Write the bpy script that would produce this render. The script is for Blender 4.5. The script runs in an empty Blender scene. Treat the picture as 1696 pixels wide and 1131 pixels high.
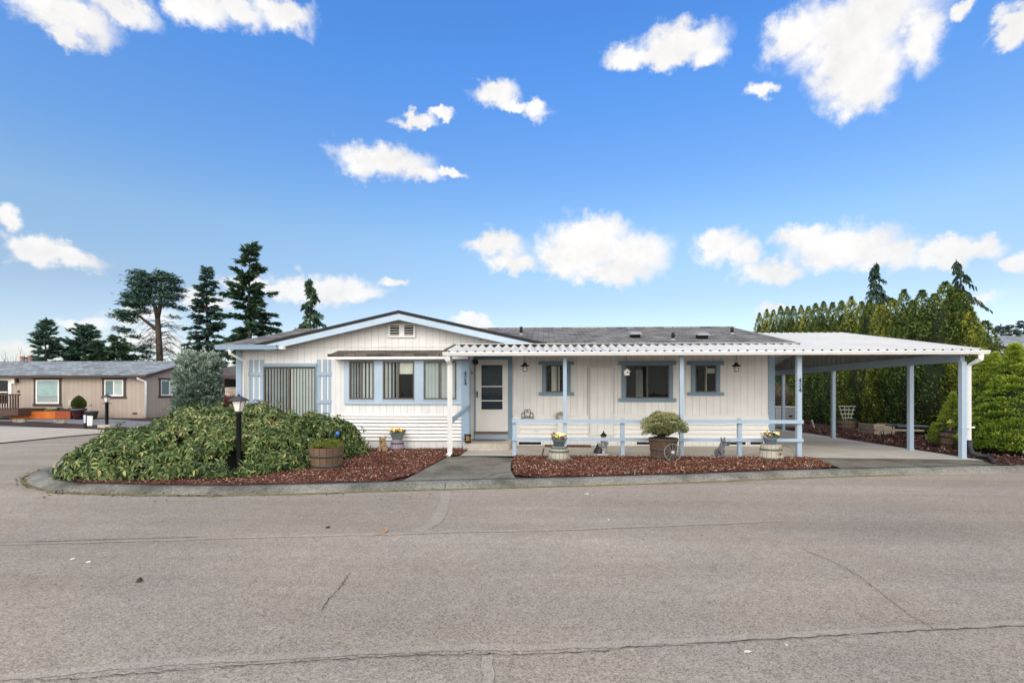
import bpy, math, random
import numpy as np
from mathutils import Matrix, Vector
random.seed(7); rng = np.random.default_rng(7)
S = bpy.context.scene; COL = S.collection
S.view_settings.view_transform = 'Standard'; S.view_settings.look = 'None'; S.view_settings.exposure = 0; S.view_settings.gamma = 1
PI = math.pi
# ------------------------------------------------------------------ camera
HC = 1.56; FPX = 820.0; PSI = math.radians(2.44); CX = 865.0; CY = 650.0
cam_d = bpy.data.cameras.new('camera'); cam = bpy.data.objects.new('camera', cam_d); COL.objects.link(cam)
cam.location = (0, 0, HC); cam.rotation_euler = (PI/2, 0, PSI)
cam_d.sensor_width = 36; cam_d.lens = FPX/1696*36
cam_d.shift_x = -(CX-848)/1696; cam_d.shift_y = (CY-565.5)/1696
cam_d.clip_start = .1; cam_d.clip_end = 3000
S.camera = cam
SN, CN = math.sin(PSI), math.cos(PSI)
def P(px, py, Y):
    """world point at depth Y seen at a place measured in the photograph"""
    u = (px-CX)/FPX; d = Y/(u*SN+CN)
    return Vector((u*d*CN-d*SN, Y, HC+(CY-py)/FPX*d))
def PX(px, Y): return P(px, CY, Y).x
def PZ(py, px, Y): return P(px, py, Y).z
def G(px, py, z=0.0):
    d = (HC-z)*FPX/(py-CY); u = (px-CX)/FPX
    return Vector((u*d*CN-d*SN, u*d*SN+d*CN, z))
# ------------------------------------------------------------------ object helpers
def tag(o, label=None, cat=None, group=None, kind=None):
    if label: o['label'] = label
    if cat: o['category'] = cat
    if group: o['group'] = group
    if kind: o['kind'] = kind
    return o
def empty(name, loc, label=None, cat=None, group=None, rz=0):
    o = bpy.data.objects.new(name, None); COL.objects.link(o); o.location = loc; o.rotation_euler = (0, 0, rz)
    o.empty_display_size = .1
    return tag(o, label, cat, group)
def link(name, me, m, parent=None):
    o = bpy.data.objects.new(name, me); COL.objects.link(o)
    if m: me.materials.append(m)
    if parent:
        o.parent = parent
    return o
def dup(o, parent=None):
    c = o.copy(); COL.objects.link(c)
    if parent: c.parent = parent
    for ch in list(o.children): dup(ch, c)
    return c
class MB:
    def __init__(s, T=None): s.v = []; s.f = []; s.T = T or Matrix()
    def add(s, vs, fs):
        n = len(s.v); s.v += [tuple(s.T @ Vector(p)) for p in vs]; s.f += [tuple(i+n for i in f) for f in fs]; return s
    def box(s, x0, x1, y0, y1, z0, z1):
        return s.add([(x0,y0,z0),(x1,y0,z0),(x1,y1,z0),(x0,y1,z0),(x0,y0,z1),(x1,y0,z1),(x1,y1,z1),(x0,y1,z1)],
              [(3,2,1,0),(4,5,6,7),(0,1,5,4),(1,2,6,5),(2,3,7,6),(3,0,4,7)])
    def quad(s, *p): return s.add(p, [tuple(range(len(p)))])
    def loft(s, A, B, closed=True, caps=True):
        n = len(A); fs = [(i, (i+1) % n, n+(i+1) % n, n+i) for i in range(n if closed else n-1)]
        if caps and closed: fs += [tuple(range(n-1, -1, -1)), tuple(range(n, 2*n))]
        return s.add(list(A)+list(B), fs)
    def tube(s, pts, r, n=6, caps=True):
        pts = [Vector(p) for p in pts]; k = len(pts); rs = r if isinstance(r, (list, tuple)) else [r]*k
        vs = []; ref = None
        for i, p in enumerate(pts):
            d = (pts[min(i+1, k-1)]-pts[max(i-1, 0)]).normalized()
            if ref is None: ref = Vector((0, 0, 1)) if abs(d.z) < .9 else Vector((1, 0, 0))
            a = d.cross(ref); a = a.normalized() if a.length > 1e-4 else d.orthogonal().normalized(); b = d.cross(a); ref = -b if False else ref
            for j in range(n):
                t = 2*PI*j/n; vs.append(p+(a*math.cos(t)+b*math.sin(t))*rs[i])
        fs = [(i*n+j, i*n+(j+1) % n, (i+1)*n+(j+1) % n, (i+1)*n+j) for i in range(k-1) for j in range(n)]
        if caps: fs += [tuple(range(n-1, -1, -1)), tuple(range((k-1)*n, k*n))]
        return s.add(vs, fs)
    def lathe(s, prof, c=(0, 0, 0), n=20, sx=1, sy=1, phase=0):
        vs = []; k = len(prof)
        for r, z in prof:
            for j in range(n):
                t = 2*PI*j/n+phase; vs.append((c[0]+r*sx*math.cos(t), c[1]+r*sy*math.sin(t), c[2]+z))
        fs = [(i*n+j, i*n+(j+1) % n, (i+1)*n+(j+1) % n, (i+1)*n+j) for i in range(k-1) for j in range(n)]
        fs += [tuple(range(n-1, -1, -1)), tuple(range((k-1)*n, k*n))]
        return s.add(vs, fs)
    def ell(s, c, r, nu=12, nv=8, jit=0):
        prof = []
        vs = []
        for i in range(nv+1):
            a = PI*i/nv
            for j in range(nu):
                t = 2*PI*j/nu; q = 1+(random.uniform(-jit, jit) if jit else 0)
                vs.append((c[0]+r[0]*math.sin(a)*math.cos(t)*q, c[1]+r[1]*math.sin(a)*math.sin(t)*q, c[2]-r[2]*math.cos(a)*q))
        fs = [(i*nu+j, i*nu+(j+1) % nu, (i+1)*nu+(j+1) % nu, (i+1)*nu+j) for i in range(nv) for j in range(nu)]
        return s.add(vs, fs)
    def build(s, name, m, parent=None, smooth=False):
        me = bpy.data.meshes.new(name); me.from_pydata(s.v, [], s.f); me.validate()
        if smooth:
            me.polygons.foreach_set('use_smooth', [True]*len(me.polygons))
        return link(name, me, m, parent)
def remesh(o, vox):
    md = o.modifiers.new('r', 'REMESH'); md.mode = 'VOXEL'; md.voxel_size = vox; md.use_smooth_shade = True
    sm = o.modifiers.new('s', 'SMOOTH'); sm.factor = .5; sm.iterations = 3
    return o
def poly_sheet(name, pts, z, m, holes=None, kind='structure', res=None):
    """flat polygon triangulated; pts are (x,y) or (x,y,z)"""
    import bmesh
    bm = bmesh.new(); vs = [bm.verts.new((p[0], p[1], p[2] if len(p) > 2 else z)) for p in pts]
    f = bm.faces.new(vs)
    if f.normal.z < 0 or True:
        f.normal_update()
        if f.normal.z < 0: f.normal_flip()
    bmesh.ops.triangulate(bm, faces=[f])
    me = bpy.data.meshes.new(name); bm.to_mesh(me); bm.free()
    o = link(name, me, m); tag(o, kind=kind); return o
def inpoly(x, y, poly):
    x = np.asarray(x); y = np.asarray(y); ins = np.zeros(x.shape, bool); n = len(poly)
    for i in range(n):
        x0, y0 = poly[i][0], poly[i][1]; x1, y1 = poly[(i+1) % n][0], poly[(i+1) % n][1]
        c = ((y0 > y) != (y1 > y)) & (x < (x1-x0)*(y-y0)/((y1-y0) if abs(y1-y0) > 1e-9 else 1e-9)+x0)
        ins ^= c
    return ins
# ------------------------------------------------------------------ foliage helpers
def unit(a): return a/np.maximum(np.linalg.norm(a, axis=-1, keepdims=True), 1e-9)
def rvec(n): return unit(rng.normal(size=(n, 3)))
def leaves(name, Pp, D, N, L, W, t, m, parent=None, big=False, droop=.0):
    """one mesh of many small leaf-shaped faces"""
    n = len(Pp); L = np.broadcast_to(L, n)[:, None]; W = np.broadcast_to(W, n)[:, None]; t = np.broadcast_to(t, n)
    D = unit(D); Sd = unit(np.cross(D, N)); Nn = unit(np.cross(Sd, D))
    if big:
        k = 7
        c1 = Pp+D*L*.35; c2 = Pp+D*L*.7-Nn*L*droop*.3; tip = Pp+D*L-Nn*L*droop
        V = np.stack([Pp, c1+Sd*W*.5+Nn*W*.16, c2+Sd*W*.4+Nn*W*.1, tip, c2-Sd*W*.4+Nn*W*.1, c1-Sd*W*.5+Nn*W*.16, (c1+c2)/2-Nn*W*.08], 1)
        F = np.array([[0, 6, 1], [1, 6, 2], [2, 6, 3], [3, 6, 4], [4, 6, 5], [5, 6, 0]])
    else:
        k = 4
        mid = Pp+D*L*.45
        V = np.stack([Pp, mid+Sd*W*.5+Nn*W*.15, Pp+D*L-Nn*L*droop, mid-Sd*W*.5+Nn*W*.15], 1)
        F = np.array([[0, 2, 1], [0, 3, 2]])
    nf = len(F); V = V.reshape(-1, 3)
    idx = (F[None]+(np.arange(n)*k)[:, None, None]).reshape(-1)
    me = bpy.data.meshes.new(name)
    me.vertices.add(n*k); me.vertices.foreach_set('co', V.astype(np.float32).ravel())
    me.loops.add(n*nf*3); me.loops.foreach_set('vertex_index', idx.astype(np.int32))
    me.polygons.add(n*nf); me.polygons.foreach_set('loop_start', (np.arange(n*nf)*3).astype(np.int32))
    me.update(calc_edges=True)
    at = me.attributes.new('t', 'FLOAT', 'POINT'); at.data.foreach_set('value', np.repeat(t, k).astype(np.float32))
    return link(name, me, m, parent)
# ------------------------------------------------------------------ materials
class NT:
    def __init__(s, name):
        s.m = bpy.data.materials.new(name); s.m.use_nodes = True; s.t = s.m.node_tree; s.n = s.t.nodes; s.n.clear()
        s.out = s.n.new('ShaderNodeOutputMaterial')
    def node(s, typ, **k):
        nd = s.n.new('ShaderNode'+typ)
        for a, b in k.items(): setattr(nd, a, b)
        return nd
    def set(s, sock, v):
        if isinstance(v, bpy.types.NodeSocket): s.t.links.new(v, sock)
        elif v is not None: sock.default_value = v
    def math(s, op, a, b=None, c=None):
        nd = s.node('Math', operation=op); s.set(nd.inputs[0], a)
        if b is not None: s.set(nd.inputs[1], b)
        if c is not None: s.set(nd.inputs[2], c)
        return nd.outputs[0]
    def pos(s): return s.node('NewGeometry').outputs['Position']
    def map(s, v, scale=(1, 1, 1), rot=(0, 0, 0)):
        nd = s.node('Mapping'); s.set(nd.inputs[0], v); nd.inputs['Scale'].default_value = scale; nd.inputs['Rotation'].default_value = rot
        return nd.outputs[0]
    def noise(s, v, scale, detail=4, rough=.6, dist=0):
        nd = s.node('TexNoise'); s.set(nd.inputs['Vector'], v); nd.inputs['Scale'].default_value = scale; nd.inputs['Detail'].default_value = detail
        nd.inputs['Roughness'].default_value = rough; nd.inputs['Distortion'].default_value = dist
        return nd.outputs[0]
    def vor(s, v, scale, out='Color', feature='F1'):
        nd = s.node('TexVoronoi', feature=feature); s.set(nd.inputs['Vector'], v); nd.inputs['Scale'].default_value = scale
        return nd.outputs[out]
    def rng(s, v, a, b, c, d):
        nd = s.node('MapRange'); s.set(nd.inputs[0], v)
        for i, q in enumerate((a, b, c, d)): s.set(nd.inputs[i+1], q)
        return nd.outputs[0]
    def mix(s, f, a, b, mode='MIX'):
        nd = s.node('Mix', data_type='RGBA', blend_type=mode); s.set(nd.inputs[0], f); s.set(nd.inputs[6], c4(a)); s.set(nd.inputs[7], c4(b)); return nd.outputs[2]
    def ramp(s, f, stops):
        nd = s.node('ValToRGB'); s.set(nd.inputs[0], f); cr = nd.color_ramp
        while len(cr.elements) < len(stops): cr.elements.new(.5)
        for e, (p, c) in zip(cr.elements, stops): e.position = p; e.color = c4(c)
        return nd.outputs[0]
    def sep(s, v):
        nd = s.node('SeparateXYZ'); s.set(nd.inputs[0], v); return nd.outputs
    def comb(s, x, y, z):
        nd = s.node('CombineXYZ'); s.set(nd.inputs[0], x); s.set(nd.inputs[1], y); s.set(nd.inputs[2], z); return nd.outputs[0]
    def bump(s, h, strength=.3, dist=.01):
        nd = s.node('Bump'); s.set(nd.inputs['Height'], h); nd.inputs['Strength'].default_value = strength; nd.inputs['Distance'].default_value = dist; return nd.outputs[0]
    def pbr(s, col, rough=.7, spec=.3, metal=0, normal=None):
        nd = s.node('BsdfPrincipled'); s.set(nd.inputs['Base Color'], c4(col)); s.set(nd.inputs['Roughness'], rough)
        s.set(nd.inputs['Specular IOR Level'], spec); nd.inputs['Metallic'].default_value = metal
        if normal is not None: s.set(nd.inputs['Normal'], normal)
        s.t.links.new(nd.outputs[0], s.out.inputs[0]); return s.m
def c4(c):
    if isinstance(c, bpy.types.NodeSocket) or not isinstance(c, (tuple, list)): return c
    return (*c, 1.0) if len(c) == 3 else c
def gray(v): return (v, v, v)
_mc = {}
def mat(name, col, rough=.65, var=.12, scale=2.5, var2=.06, scale2=45, bump=.15, spec=.3, metal=0, streak=None):
    if name in _mc: return _mc[name]
    t = NT(name); p = t.pos()
    a = t.rng(t.noise(p, scale, 5), .3, .7, 1-var, 1+var)
    q = t.map(p, streak) if streak else p
    n2 = t.noise(q, scale2, 3); b = t.rng(n2, .3, .7, 1-var2, 1+var2)
    k = t.math('MULTIPLY', a, b)
    c = t.mix(1.0, col, t.comb(k, k, k), 'MULTIPLY')
    _mc[name] = t.pbr(c, t.rng(n2, .3, .7, rough-.06, rough+.06), spec, metal, t.bump(n2, bump, .006) if bump else None)
    return _mc[name]
def siding(name, col, pitch=.197, axis=0, wdt=.05, dark=.5):
    t = NT(name); p = t.pos(); s = t.sep(p)
    fr = t.math('FRACT', t.math('DIVIDE', s[axis], pitch))
    g = t.math('LESS_THAN', fr, wdt)
    cell = t.math('FLOOR', t.math('DIVIDE', s[axis], pitch))
    wn = t.node('TexWhiteNoise', noise_dimensions='1D'); t.set(wn.inputs['W'], cell)
    a = t.rng(t.noise(p, 1.3, 5), .3, .7, .93, 1.05)
    st = t.rng(t.noise(t.map(p, (1, 1, .06)), 22, 4), .3, .7, .955, 1.03)
    bd = t.rng(wn.outputs[0], 0, 1, .965, 1.02)
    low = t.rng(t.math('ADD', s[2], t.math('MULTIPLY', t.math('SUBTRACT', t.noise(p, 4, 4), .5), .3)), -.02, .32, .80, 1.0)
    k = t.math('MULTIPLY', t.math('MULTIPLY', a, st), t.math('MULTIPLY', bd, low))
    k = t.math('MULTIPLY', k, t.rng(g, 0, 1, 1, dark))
    c = t.mix(1.0, col, t.comb(k, k, k), 'MULTIPLY')
    return t.pbr(c, .6, .25, 0, t.bump(t.math('SUBTRACT', 1, g), .5, .01))
def shingle(name, cols, row=.14, wid=.33, moss=None):
    t = NT(name); p = t.pos(); s = t.sep(p)
    wob = t.math('MULTIPLY', t.math('SUBTRACT', t.noise(p, 3, 3), .5), .03)
    v = t.comb(s[0], t.math('ADD', s[1], wob), 0)
    br = t.node('TexBrick'); t.set(br.inputs['Vector'], v)
    br.inputs['Scale'].default_value = 1; br.inputs['Brick Width'].default_value = wid; br.inputs['Row Height'].default_value = row
    br.inputs['Mortar Size'].default_value = .012; br.inputs['Bias'].default_value = 0
    br.inputs['Color1'].default_value = (.55, .55, .55, 1); br.inputs['Color2'].default_value = (1.25, 1.25, 1.25, 1); br.inputs['Mortar'].default_value = (.35, .35, .35, 1)
    base = t.ramp(t.noise(t.map(p, (1, 3, 1)), 1.6, 6, .7), [(.3, cols[0]), (.45, cols[1]), (.58, cols[2]), (.72, cols[3])])
    c = t.mix(1.0, base, br.outputs[0], 'MULTIPLY')
    gr = t.rng(t.noise(p, 150, 2), .3, .7, .85, 1.15)
    c = t.mix(1.0, c, t.comb(gr, gr, gr), 'MULTIPLY')
    return t.pbr(c, .9, .15, 0, t.bump(br.outputs['Fac'], -.6, .02))
def leafmat(name, stops, trans=.25, rough=.5, spec=.25):
    t = NT(name); at = t.node('Attribute', attribute_name='t')
    n = t.noise(t.pos(), .9, 3); f = t.math('ADD', at.outputs['Fac'], t.math('MULTIPLY', t.math('SUBTRACT', n, .5), .55))
    c = t.ramp(f, stops)
    b = t.node('BsdfPrincipled'); t.set(b.inputs['Base Color'], c); b.inputs['Roughness'].default_value = rough; b.inputs['Specular IOR Level'].default_value = spec
    tr = t.node('BsdfTranslucent'); t.set(tr.inputs[0], c)
    mx = t.node('MixShader'); mx.inputs[0].default_value = trans
    t.t.links.new(b.outputs[0], mx.inputs[1]); t.t.links.new(tr.outputs[0], mx.inputs[2]); t.t.links.new(mx.outputs[0], t.out.inputs[0])
    return t.m
def glassmat(name, tint=(.80, .85, .85), refl=.004):
    t = NT(name); tb = t.node('BsdfTransparent'); tb.inputs[0].default_value = c4(tint)
    gl = t.node('BsdfGlossy'); gl.inputs['Roughness'].default_value = .02; gl.inputs[0].default_value = (.95, .97, 1, 1)
    t.set(gl.inputs['Normal'], t.bump(t.noise(t.pos(), 2.2, 2), .05, .05))
    lw = t.node('LayerWeight'); lw.inputs[0].default_value = .22
    f = t.math('ADD', t.math('MULTIPLY', lw.outputs['Fresnel'], .14), refl)
    mx = t.node('MixShader'); t.set(mx.inputs[0], f)
    t.t.links.new(tb.outputs[0], mx.inputs[1]); t.t.links.new(gl.outputs[0], mx.inputs[2]); t.t.links.new(mx.outputs[0], t.out.inputs[0])
    return t.m
def asphalt(name, lo, hi, spk=1.0, fine=90):
    t = NT(name); p = t.pos()
    big = t.rng(t.noise(p, .25, 5, .6), .32, .68, .86, 1.11)
    lane = t.rng(t.noise(t.map(p, (.06, 1.0, 1), (0, 0, math.radians(-7.5))), 1.0, 5, .6), .34, .66, .84, 1.10)
    med = t.rng(t.noise(p, 7, 4, .7), .3, .7, .92, 1.08)
    va = t.sep(t.vor(p, fine))[0]; vb = t.sep(t.vor(p, fine*2.3))[1]
    sp = t.math('ADD', t.math('MULTIPLY', va, .55), t.math('MULTIPLY', vb, .45))
    c = t.ramp(sp, [(.08, tuple(x*.5 for x in lo)), (.30, lo), (.68, hi), (.94, tuple(min(1, x*1.3) for x in hi))])
    k = t.math('MULTIPLY', t.math('MULTIPLY', big, lane), med)
    c = t.mix(1.0, c, t.comb(k, k, k), 'MULTIPLY')
    hue = t.noise(p, .55, 3); c = t.mix(t.rng(hue, .4, .7, 0, .35), c, t.mix(1.0, c, (1.12, 1.0, .86), 'MULTIPLY'))
    # faint crazing
    cr = t.vor(t.map(p, (1, 1, 0)), 1.1, 'Distance', 'DISTANCE_TO_EDGE')
    return t.pbr(c, .95, .06, 0, t.bump(sp, .7, .006))
def concrete(name, col, dark, amt=.5, speck=.1):
    t = NT(name); p = t.pos()
    st = t.rng(t.noise(p, .8, 6, .65), .42, .68, 0, amt)
    c = t.mix(st, col, dark)
    n = t.rng(t.noise(p, 12, 5, .7), .3, .7, .86, 1.12); c = t.mix(1.0, c, t.comb(n, n, n), 'MULTIPLY')
    v = t.sep(t.vor(p, 70))[0]; k = t.rng(v, 0, 1, 1-speck, 1+speck); c = t.mix(1.0, c, t.comb(k, k, k), 'MULTIPLY')
    lich = t.rng(t.noise(p, 5.5, 5, .7), .66, .72, 0, .5*min(1, speck*4)); c = t.mix(lich, c, (.6, .58, .53))
    return t.pbr(c, .9, .06, 0, t.bump(n, .3, .01))
def mulch(name, a, b, c_):
    t = NT(name); p = t.pos(); pm = t.map(p, (1, 1.6, 1))
    v = t.sep(t.vor(pm, 42)); d = t.vor(pm, 42, 'Distance')
    c = t.ramp(v[0], [(.0, tuple(x*.45 for x in a)), (.3, a), (.65, b), (.9, c_), (.985, (.42, .33, .25))])
    k = t.math('MULTIPLY', t.rng(d, 0, .7, 1.15, .45), t.rng(t.noise(p, 1.2, 4), .3, .7, .8, 1.2))
    c = t.mix(1.0, c, t.comb(k, k, k), 'MULTIPLY')
    return t.pbr(c, .9, .15, 0, t.bump(d, -.9, .03))
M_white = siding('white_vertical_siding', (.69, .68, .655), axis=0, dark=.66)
M_whitem = siding('shade_lifted_porch_siding', (.80, .785, .755), axis=0, dark=.66)  # same white siding, lighter in colour to offset the porch shade
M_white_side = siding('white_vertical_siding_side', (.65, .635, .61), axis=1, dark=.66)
M_lap = mat('white_lap_siding', (.70, .68, .65), .55, .05, 1.5, .03, 30, .05)
M_trimw = mat('white_painted_trim', (.71, .70, .67), .5, .05, 2, .03, 40, .05)
M_blue = mat('powder_blue_paint', (.245, .335, .43), .5, .06, 2, .04, 30, .08)
M_bluelt = mat('pale_blue_paint', (.385, .475, .56), .5, .05, 2, .04, 30, .08)
M_metalw = mat('white_aluminium', (.52, .515, .495), .45, .10, 1.2, .06, 25, .03, .3)
M_sheet = None
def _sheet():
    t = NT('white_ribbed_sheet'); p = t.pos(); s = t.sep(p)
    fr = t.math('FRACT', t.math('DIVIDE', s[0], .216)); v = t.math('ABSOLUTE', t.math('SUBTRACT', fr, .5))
    d = t.rng(v, .30, .5, 0, 1); n = t.rng(t.noise(t.map(p, (2, .3, 1)), 3, 5), .3, .7, .55, 1.1); d = t.math('MULTIPLY', d, n)  # darker streaked valleys: dirt that also paints in the rib shading
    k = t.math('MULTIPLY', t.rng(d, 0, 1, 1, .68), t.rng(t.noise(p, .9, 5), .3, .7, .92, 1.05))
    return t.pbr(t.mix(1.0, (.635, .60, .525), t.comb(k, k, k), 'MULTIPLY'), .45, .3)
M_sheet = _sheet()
M_shing = shingle('grey_brown_shingles', [(.105, .085, .080), (.17, .15, .155), (.205, .195, .14), (.26, .22, .18)], .2)
M_shingb = shingle('brown_shingles', [(.07, .055, .045), (.12, .10, .085), (.15, .125, .10), (.19, .165, .14)])
M_black = mat('black_edge', (.008, .008, .009), .6, .1)
M_iron = mat('black_iron', (.010, .010, .011), .65, .2, 6, .1, 60, .1, .15)
M_dark = mat('dark_interior', (.009, .0085, .008), .9, .2)
M_bronze = mat('bronze_window_frame', (.075, .058, .045), .4, .1, 4, .05, 30, .03, .5)
M_blind = mat('vinyl_blind', (.50, .49, .455), .6, .06, 3, .05, 20, 0)
M_curtain = mat('sheer_curtain', (.66, .62, .53), .8, .1, 3, .12, 25, .1, streak=(1, 1, .05))
M_glass = glassmat('window_glass')
M_glassd = glassmat('dim_window_glass', (.5, .54, .55), .02)
M_grn = mat('dark_green_reflecting_shade', (.03, .045, .02), .8)
# ------------------------------------------------------------------ world: blue sky with broken fair-weather cloud
W = bpy.data.worlds.new('World'); S.world = W; W.use_nodes = True
def build_world():
    nt = W.node_tree; nt.nodes.clear()
    t = NT.__new__(NT); t.t = nt; t.n = nt.nodes; t.out = nt.nodes.new('ShaderNodeOutputWorld')
    bg = t.node('Background'); nt.links.new(bg.outputs[0], t.out.inputs[0]); bg.inputs[1].default_value = SKY_STRENGTH
    sky = t.node('TexSky', sky_type='NISHITA'); sky.sun_disc = False
    sky.sun_elevation = SUN_EL; sky.sun_rotation = SUN_AZ; sky.air_density = 1.0; sky.dust_density = .6; sky.ozone_density = 2.5; sky.altitude = 100
    tc = t.node('TexCoord').outputs['Generated']; s = t.sep(tc)
    el = t.math('ARCSINE', s[2]); az = t.math('ARCTAN2', s[0], s[1])
    # deepen the blue overhead, keep the haze near the horizon
    tint = t.ramp(t.rng(el, 0, .75, 0, 1), SKY_TINT)
    skyc = t.mix(1.0, sky.outputs[0], tint, 'MULTIPLY')
    base = t.comb(az, el, 0)
    n1 = t.node('TexNoise'); t.set(n1.inputs['Vector'], tc); n1.inputs['Scale'].default_value = 9; n1.inputs['Detail'].default_value = 7; n1.inputs['Roughness'].default_value = .62
    n2 = t.node('TexNoise'); t.set(n2.inputs['Vector'], tc); n2.inputs['Scale'].default_value = 34; n2.inputs['Detail'].default_value = 6; n2.inputs['Roughness'].default_value = .6
    def off(n, a):
        v = t.node('VectorMath', operation='SUBTRACT'); t.set(v.inputs[0], n.outputs['Color']); v.inputs[1].default_value = (.5, .5, .5)
        w = t.node('VectorMath', operation='SCALE'); t.set(w.inputs[0], v.outputs[0]); w.inputs[3].default_value = a
        return w.outputs[0]
    ad = t.node('VectorMath', operation='ADD'); t.set(ad.inputs[0], off(n1, .085)); t.set(ad.inputs[1], off(n2, .042))
    ad2 = t.node('VectorMath', operation='ADD'); t.set(ad2.inputs[0], base); t.set(ad2.inputs[1], ad.outputs[0])
    flat = t.node('VectorMath', operation='MULTIPLY'); t.set(flat.inputs[0], ad2.outputs[0]); flat.inputs[1].default_value = (1, 1, 0)
    CL = [(110,28,85,38),(100,60,32,22),(200,15,75,30),(330,12,60,32),(395,10,55,30),(465,12,58,27),
      (1130,65,78,36),(1050,90,58,22),(1175,80,40,28),(1100,85,70,24),
      (1420,40,140,62),(1410,105,88,68),(1530,62,42,62),(1430,160,58,34),(1320,45,55,42),(1460,120,50,45),
      (1266,147,26,14),(1670,42,36,32),(1590,18,22,22),(690,193,38,13),(735,188,22,9),
      (820,163,44,24),(893,187,24,19),(857,181,30,11),(640,262,84,30),(700,284,38,15),(748,285,26,8),
      (14,360,30,16),(60,410,60,24),(100,418,64,20),(40,420,45,20),
      (545,480,90,22),(500,470,48,22),(590,488,52,13),(820,412,52,25),(850,440,40,18),
      (960,408,76,48),(1052,422,66,42),(992,385,58,30),(1010,450,72,20),(930,430,45,28),
      (1195,405,38,32),(1276,448,56,21),(1232,422,26,22),
      (1390,405,96,36),(1332,387,62,20),(1470,418,62,26),(1562,415,72,22),(1612,408,50,20),(1682,427,32,22),
      (1282,512,32,10),(150,540,50,12),(240,530,62,18),(340,500,50,22),(430,470,60,14),(270,575,90,22),(790,538,36,11),(1600,500,60,14),(650,470,20,8),
      (40,575,70,14),(560,575,60,12)]
    acc = None
    for cx, cy, rx, ry in CL:
        u = (cx-CX)/FPX; v = (CY-cy)/FPX
        a0 = math.atan(u)-PSI; e0 = math.atan(v*math.cos(math.atan(u)))
        ra = rx/FPX/(1+u*u); re = ry/FPX*math.cos(math.atan(u))*math.cos(e0)**2
        m1 = t.node('VectorMath', operation='SUBTRACT'); t.set(m1.inputs[0], flat.outputs[0]); m1.inputs[1].default_value = (a0, e0, 0)
        m2 = t.node('VectorMath', operation='MULTIPLY'); t.set(m2.inputs[0], m1.outputs[0]); m2.inputs[1].default_value = (1/ra, 1/re, 0)
        m3 = t.node('VectorMath', operation='LENGTH'); t.set(m3.inputs[0], m2.outputs[0])
        acc = m3.outputs['Value'] if acc is None else t.math('SMOOTH_MIN', acc, m3.outputs['Value'], .25)
    n3 = t.node('TexNoise'); t.set(n3.inputs['Vector'], tc); n3.inputs['Scale'].default_value = 62; n3.inputs['Detail'].default_value = 6; n3.inputs['Roughness'].default_value = .65
    val = t.math('ADD', t.math('MULTIPLY', t.math('SUBTRACT', 1.05, acc), 2.0), t.math('ADD', t.math('MULTIPLY', t.math('SUBTRACT', n2.outputs['Fac'], .5), 1.15), t.math('MULTIPLY', t.math('SUBTRACT', n3.outputs['Fac'], .5), .65)))
    sm = t.node('MapRange', interpolation_type='SMOOTHSTEP'); t.set(sm.inputs[0], val); sm.inputs[1].default_value = -.42; sm.inputs[2].default_value = 1.1; dens = t.math('MULTIPLY', sm.outputs[0], 1.0)
    lowfade = t.rng(el, .1, .24, .8, 1); dens = t.math('MULTIPLY', dens, lowfade)
    # unseen bright overcast added behind the street as soft frontal fill light
    fill_ovc = t.node('TexNoise'); t.set(fill_ovc.inputs['Vector'], tc); fill_ovc.inputs['Scale'].default_value = 2.2; fill_ovc.inputs['Detail'].default_value = 7
    back = t.math('MULTIPLY', t.math('MULTIPLY', t.rng(s[1], .02, -.30, 0, 1), t.rng(s[2], .85, .5, .3, 1)), t.rng(fill_ovc.outputs['Fac'], .34, .5, .55, 1))
    top = t.math('MULTIPLY', t.rng(s[2], .8, .97, 0, .4), t.rng(fill_ovc.outputs['Fac'], .36, .55, .3, 1))
    shade = t.math('MULTIPLY', t.rng(n1.outputs['Fac'], .32, .58, .88, 1.03), t.rng(n2.outputs['Fac'], .3, .6, .95, 1.02))
    white = t.mix(1.0, tuple(CLOUD*x for x in (1.0, .99, .985)), t.comb(shade, shade, shade), 'MULTIPLY')
    col = t.mix(t.math('MINIMUM', t.math('MAXIMUM', dens, 0), 1), skyc, white)
    bright = t.rng(fill_ovc.outputs['Fac'], .38, .62, BACK*.72, BACK)
    col = t.mix(t.math('MINIMUM', t.math('MAXIMUM', back, top), 1), col, t.comb(bright, t.math('MULTIPLY', bright, .965), t.math('MULTIPLY', bright, .905)))
    t.set(bg.inputs[0], col)
SUN_EL = math.radians(38); SUN_AZ = math.radians(200); SKY_STRENGTH = .12; CLOUD = 8.2; BACK = 31; SUN_E = .75; SUN_ANG = 18
SKY_TINT = [(0, (1.5, 1.36, 1.42)), (.24, (1.42, 1.32, 1.26)), (.39, (1.5, 1.63, 1.58)), (.53, (1.22, 1.60, 1.92)), (.77, (.93, 1.68, 2.42)), (1, (.85, 1.6, 2.5))]
#@WORLDTUNE
build_world()
sd = bpy.data.lights.new('sun', 'SUN'); sd.energy = SUN_E; sd.angle = math.radians(SUN_ANG); sd.color = (1, .95, .87)
sun = bpy.data.objects.new('sun', sd); COL.objects.link(sun)
# sky sun_rotation is clockwise from +Y; build the lamp direction to match
_d = Vector((math.sin(SUN_AZ)*math.cos(SUN_EL), math.cos(SUN_AZ)*math.cos(SUN_EL), math.sin(SUN_EL)))
sun.rotation_euler = _d.to_track_quat('Z', 'Y').to_euler(); sun.location = (0, -10, 30)
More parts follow.
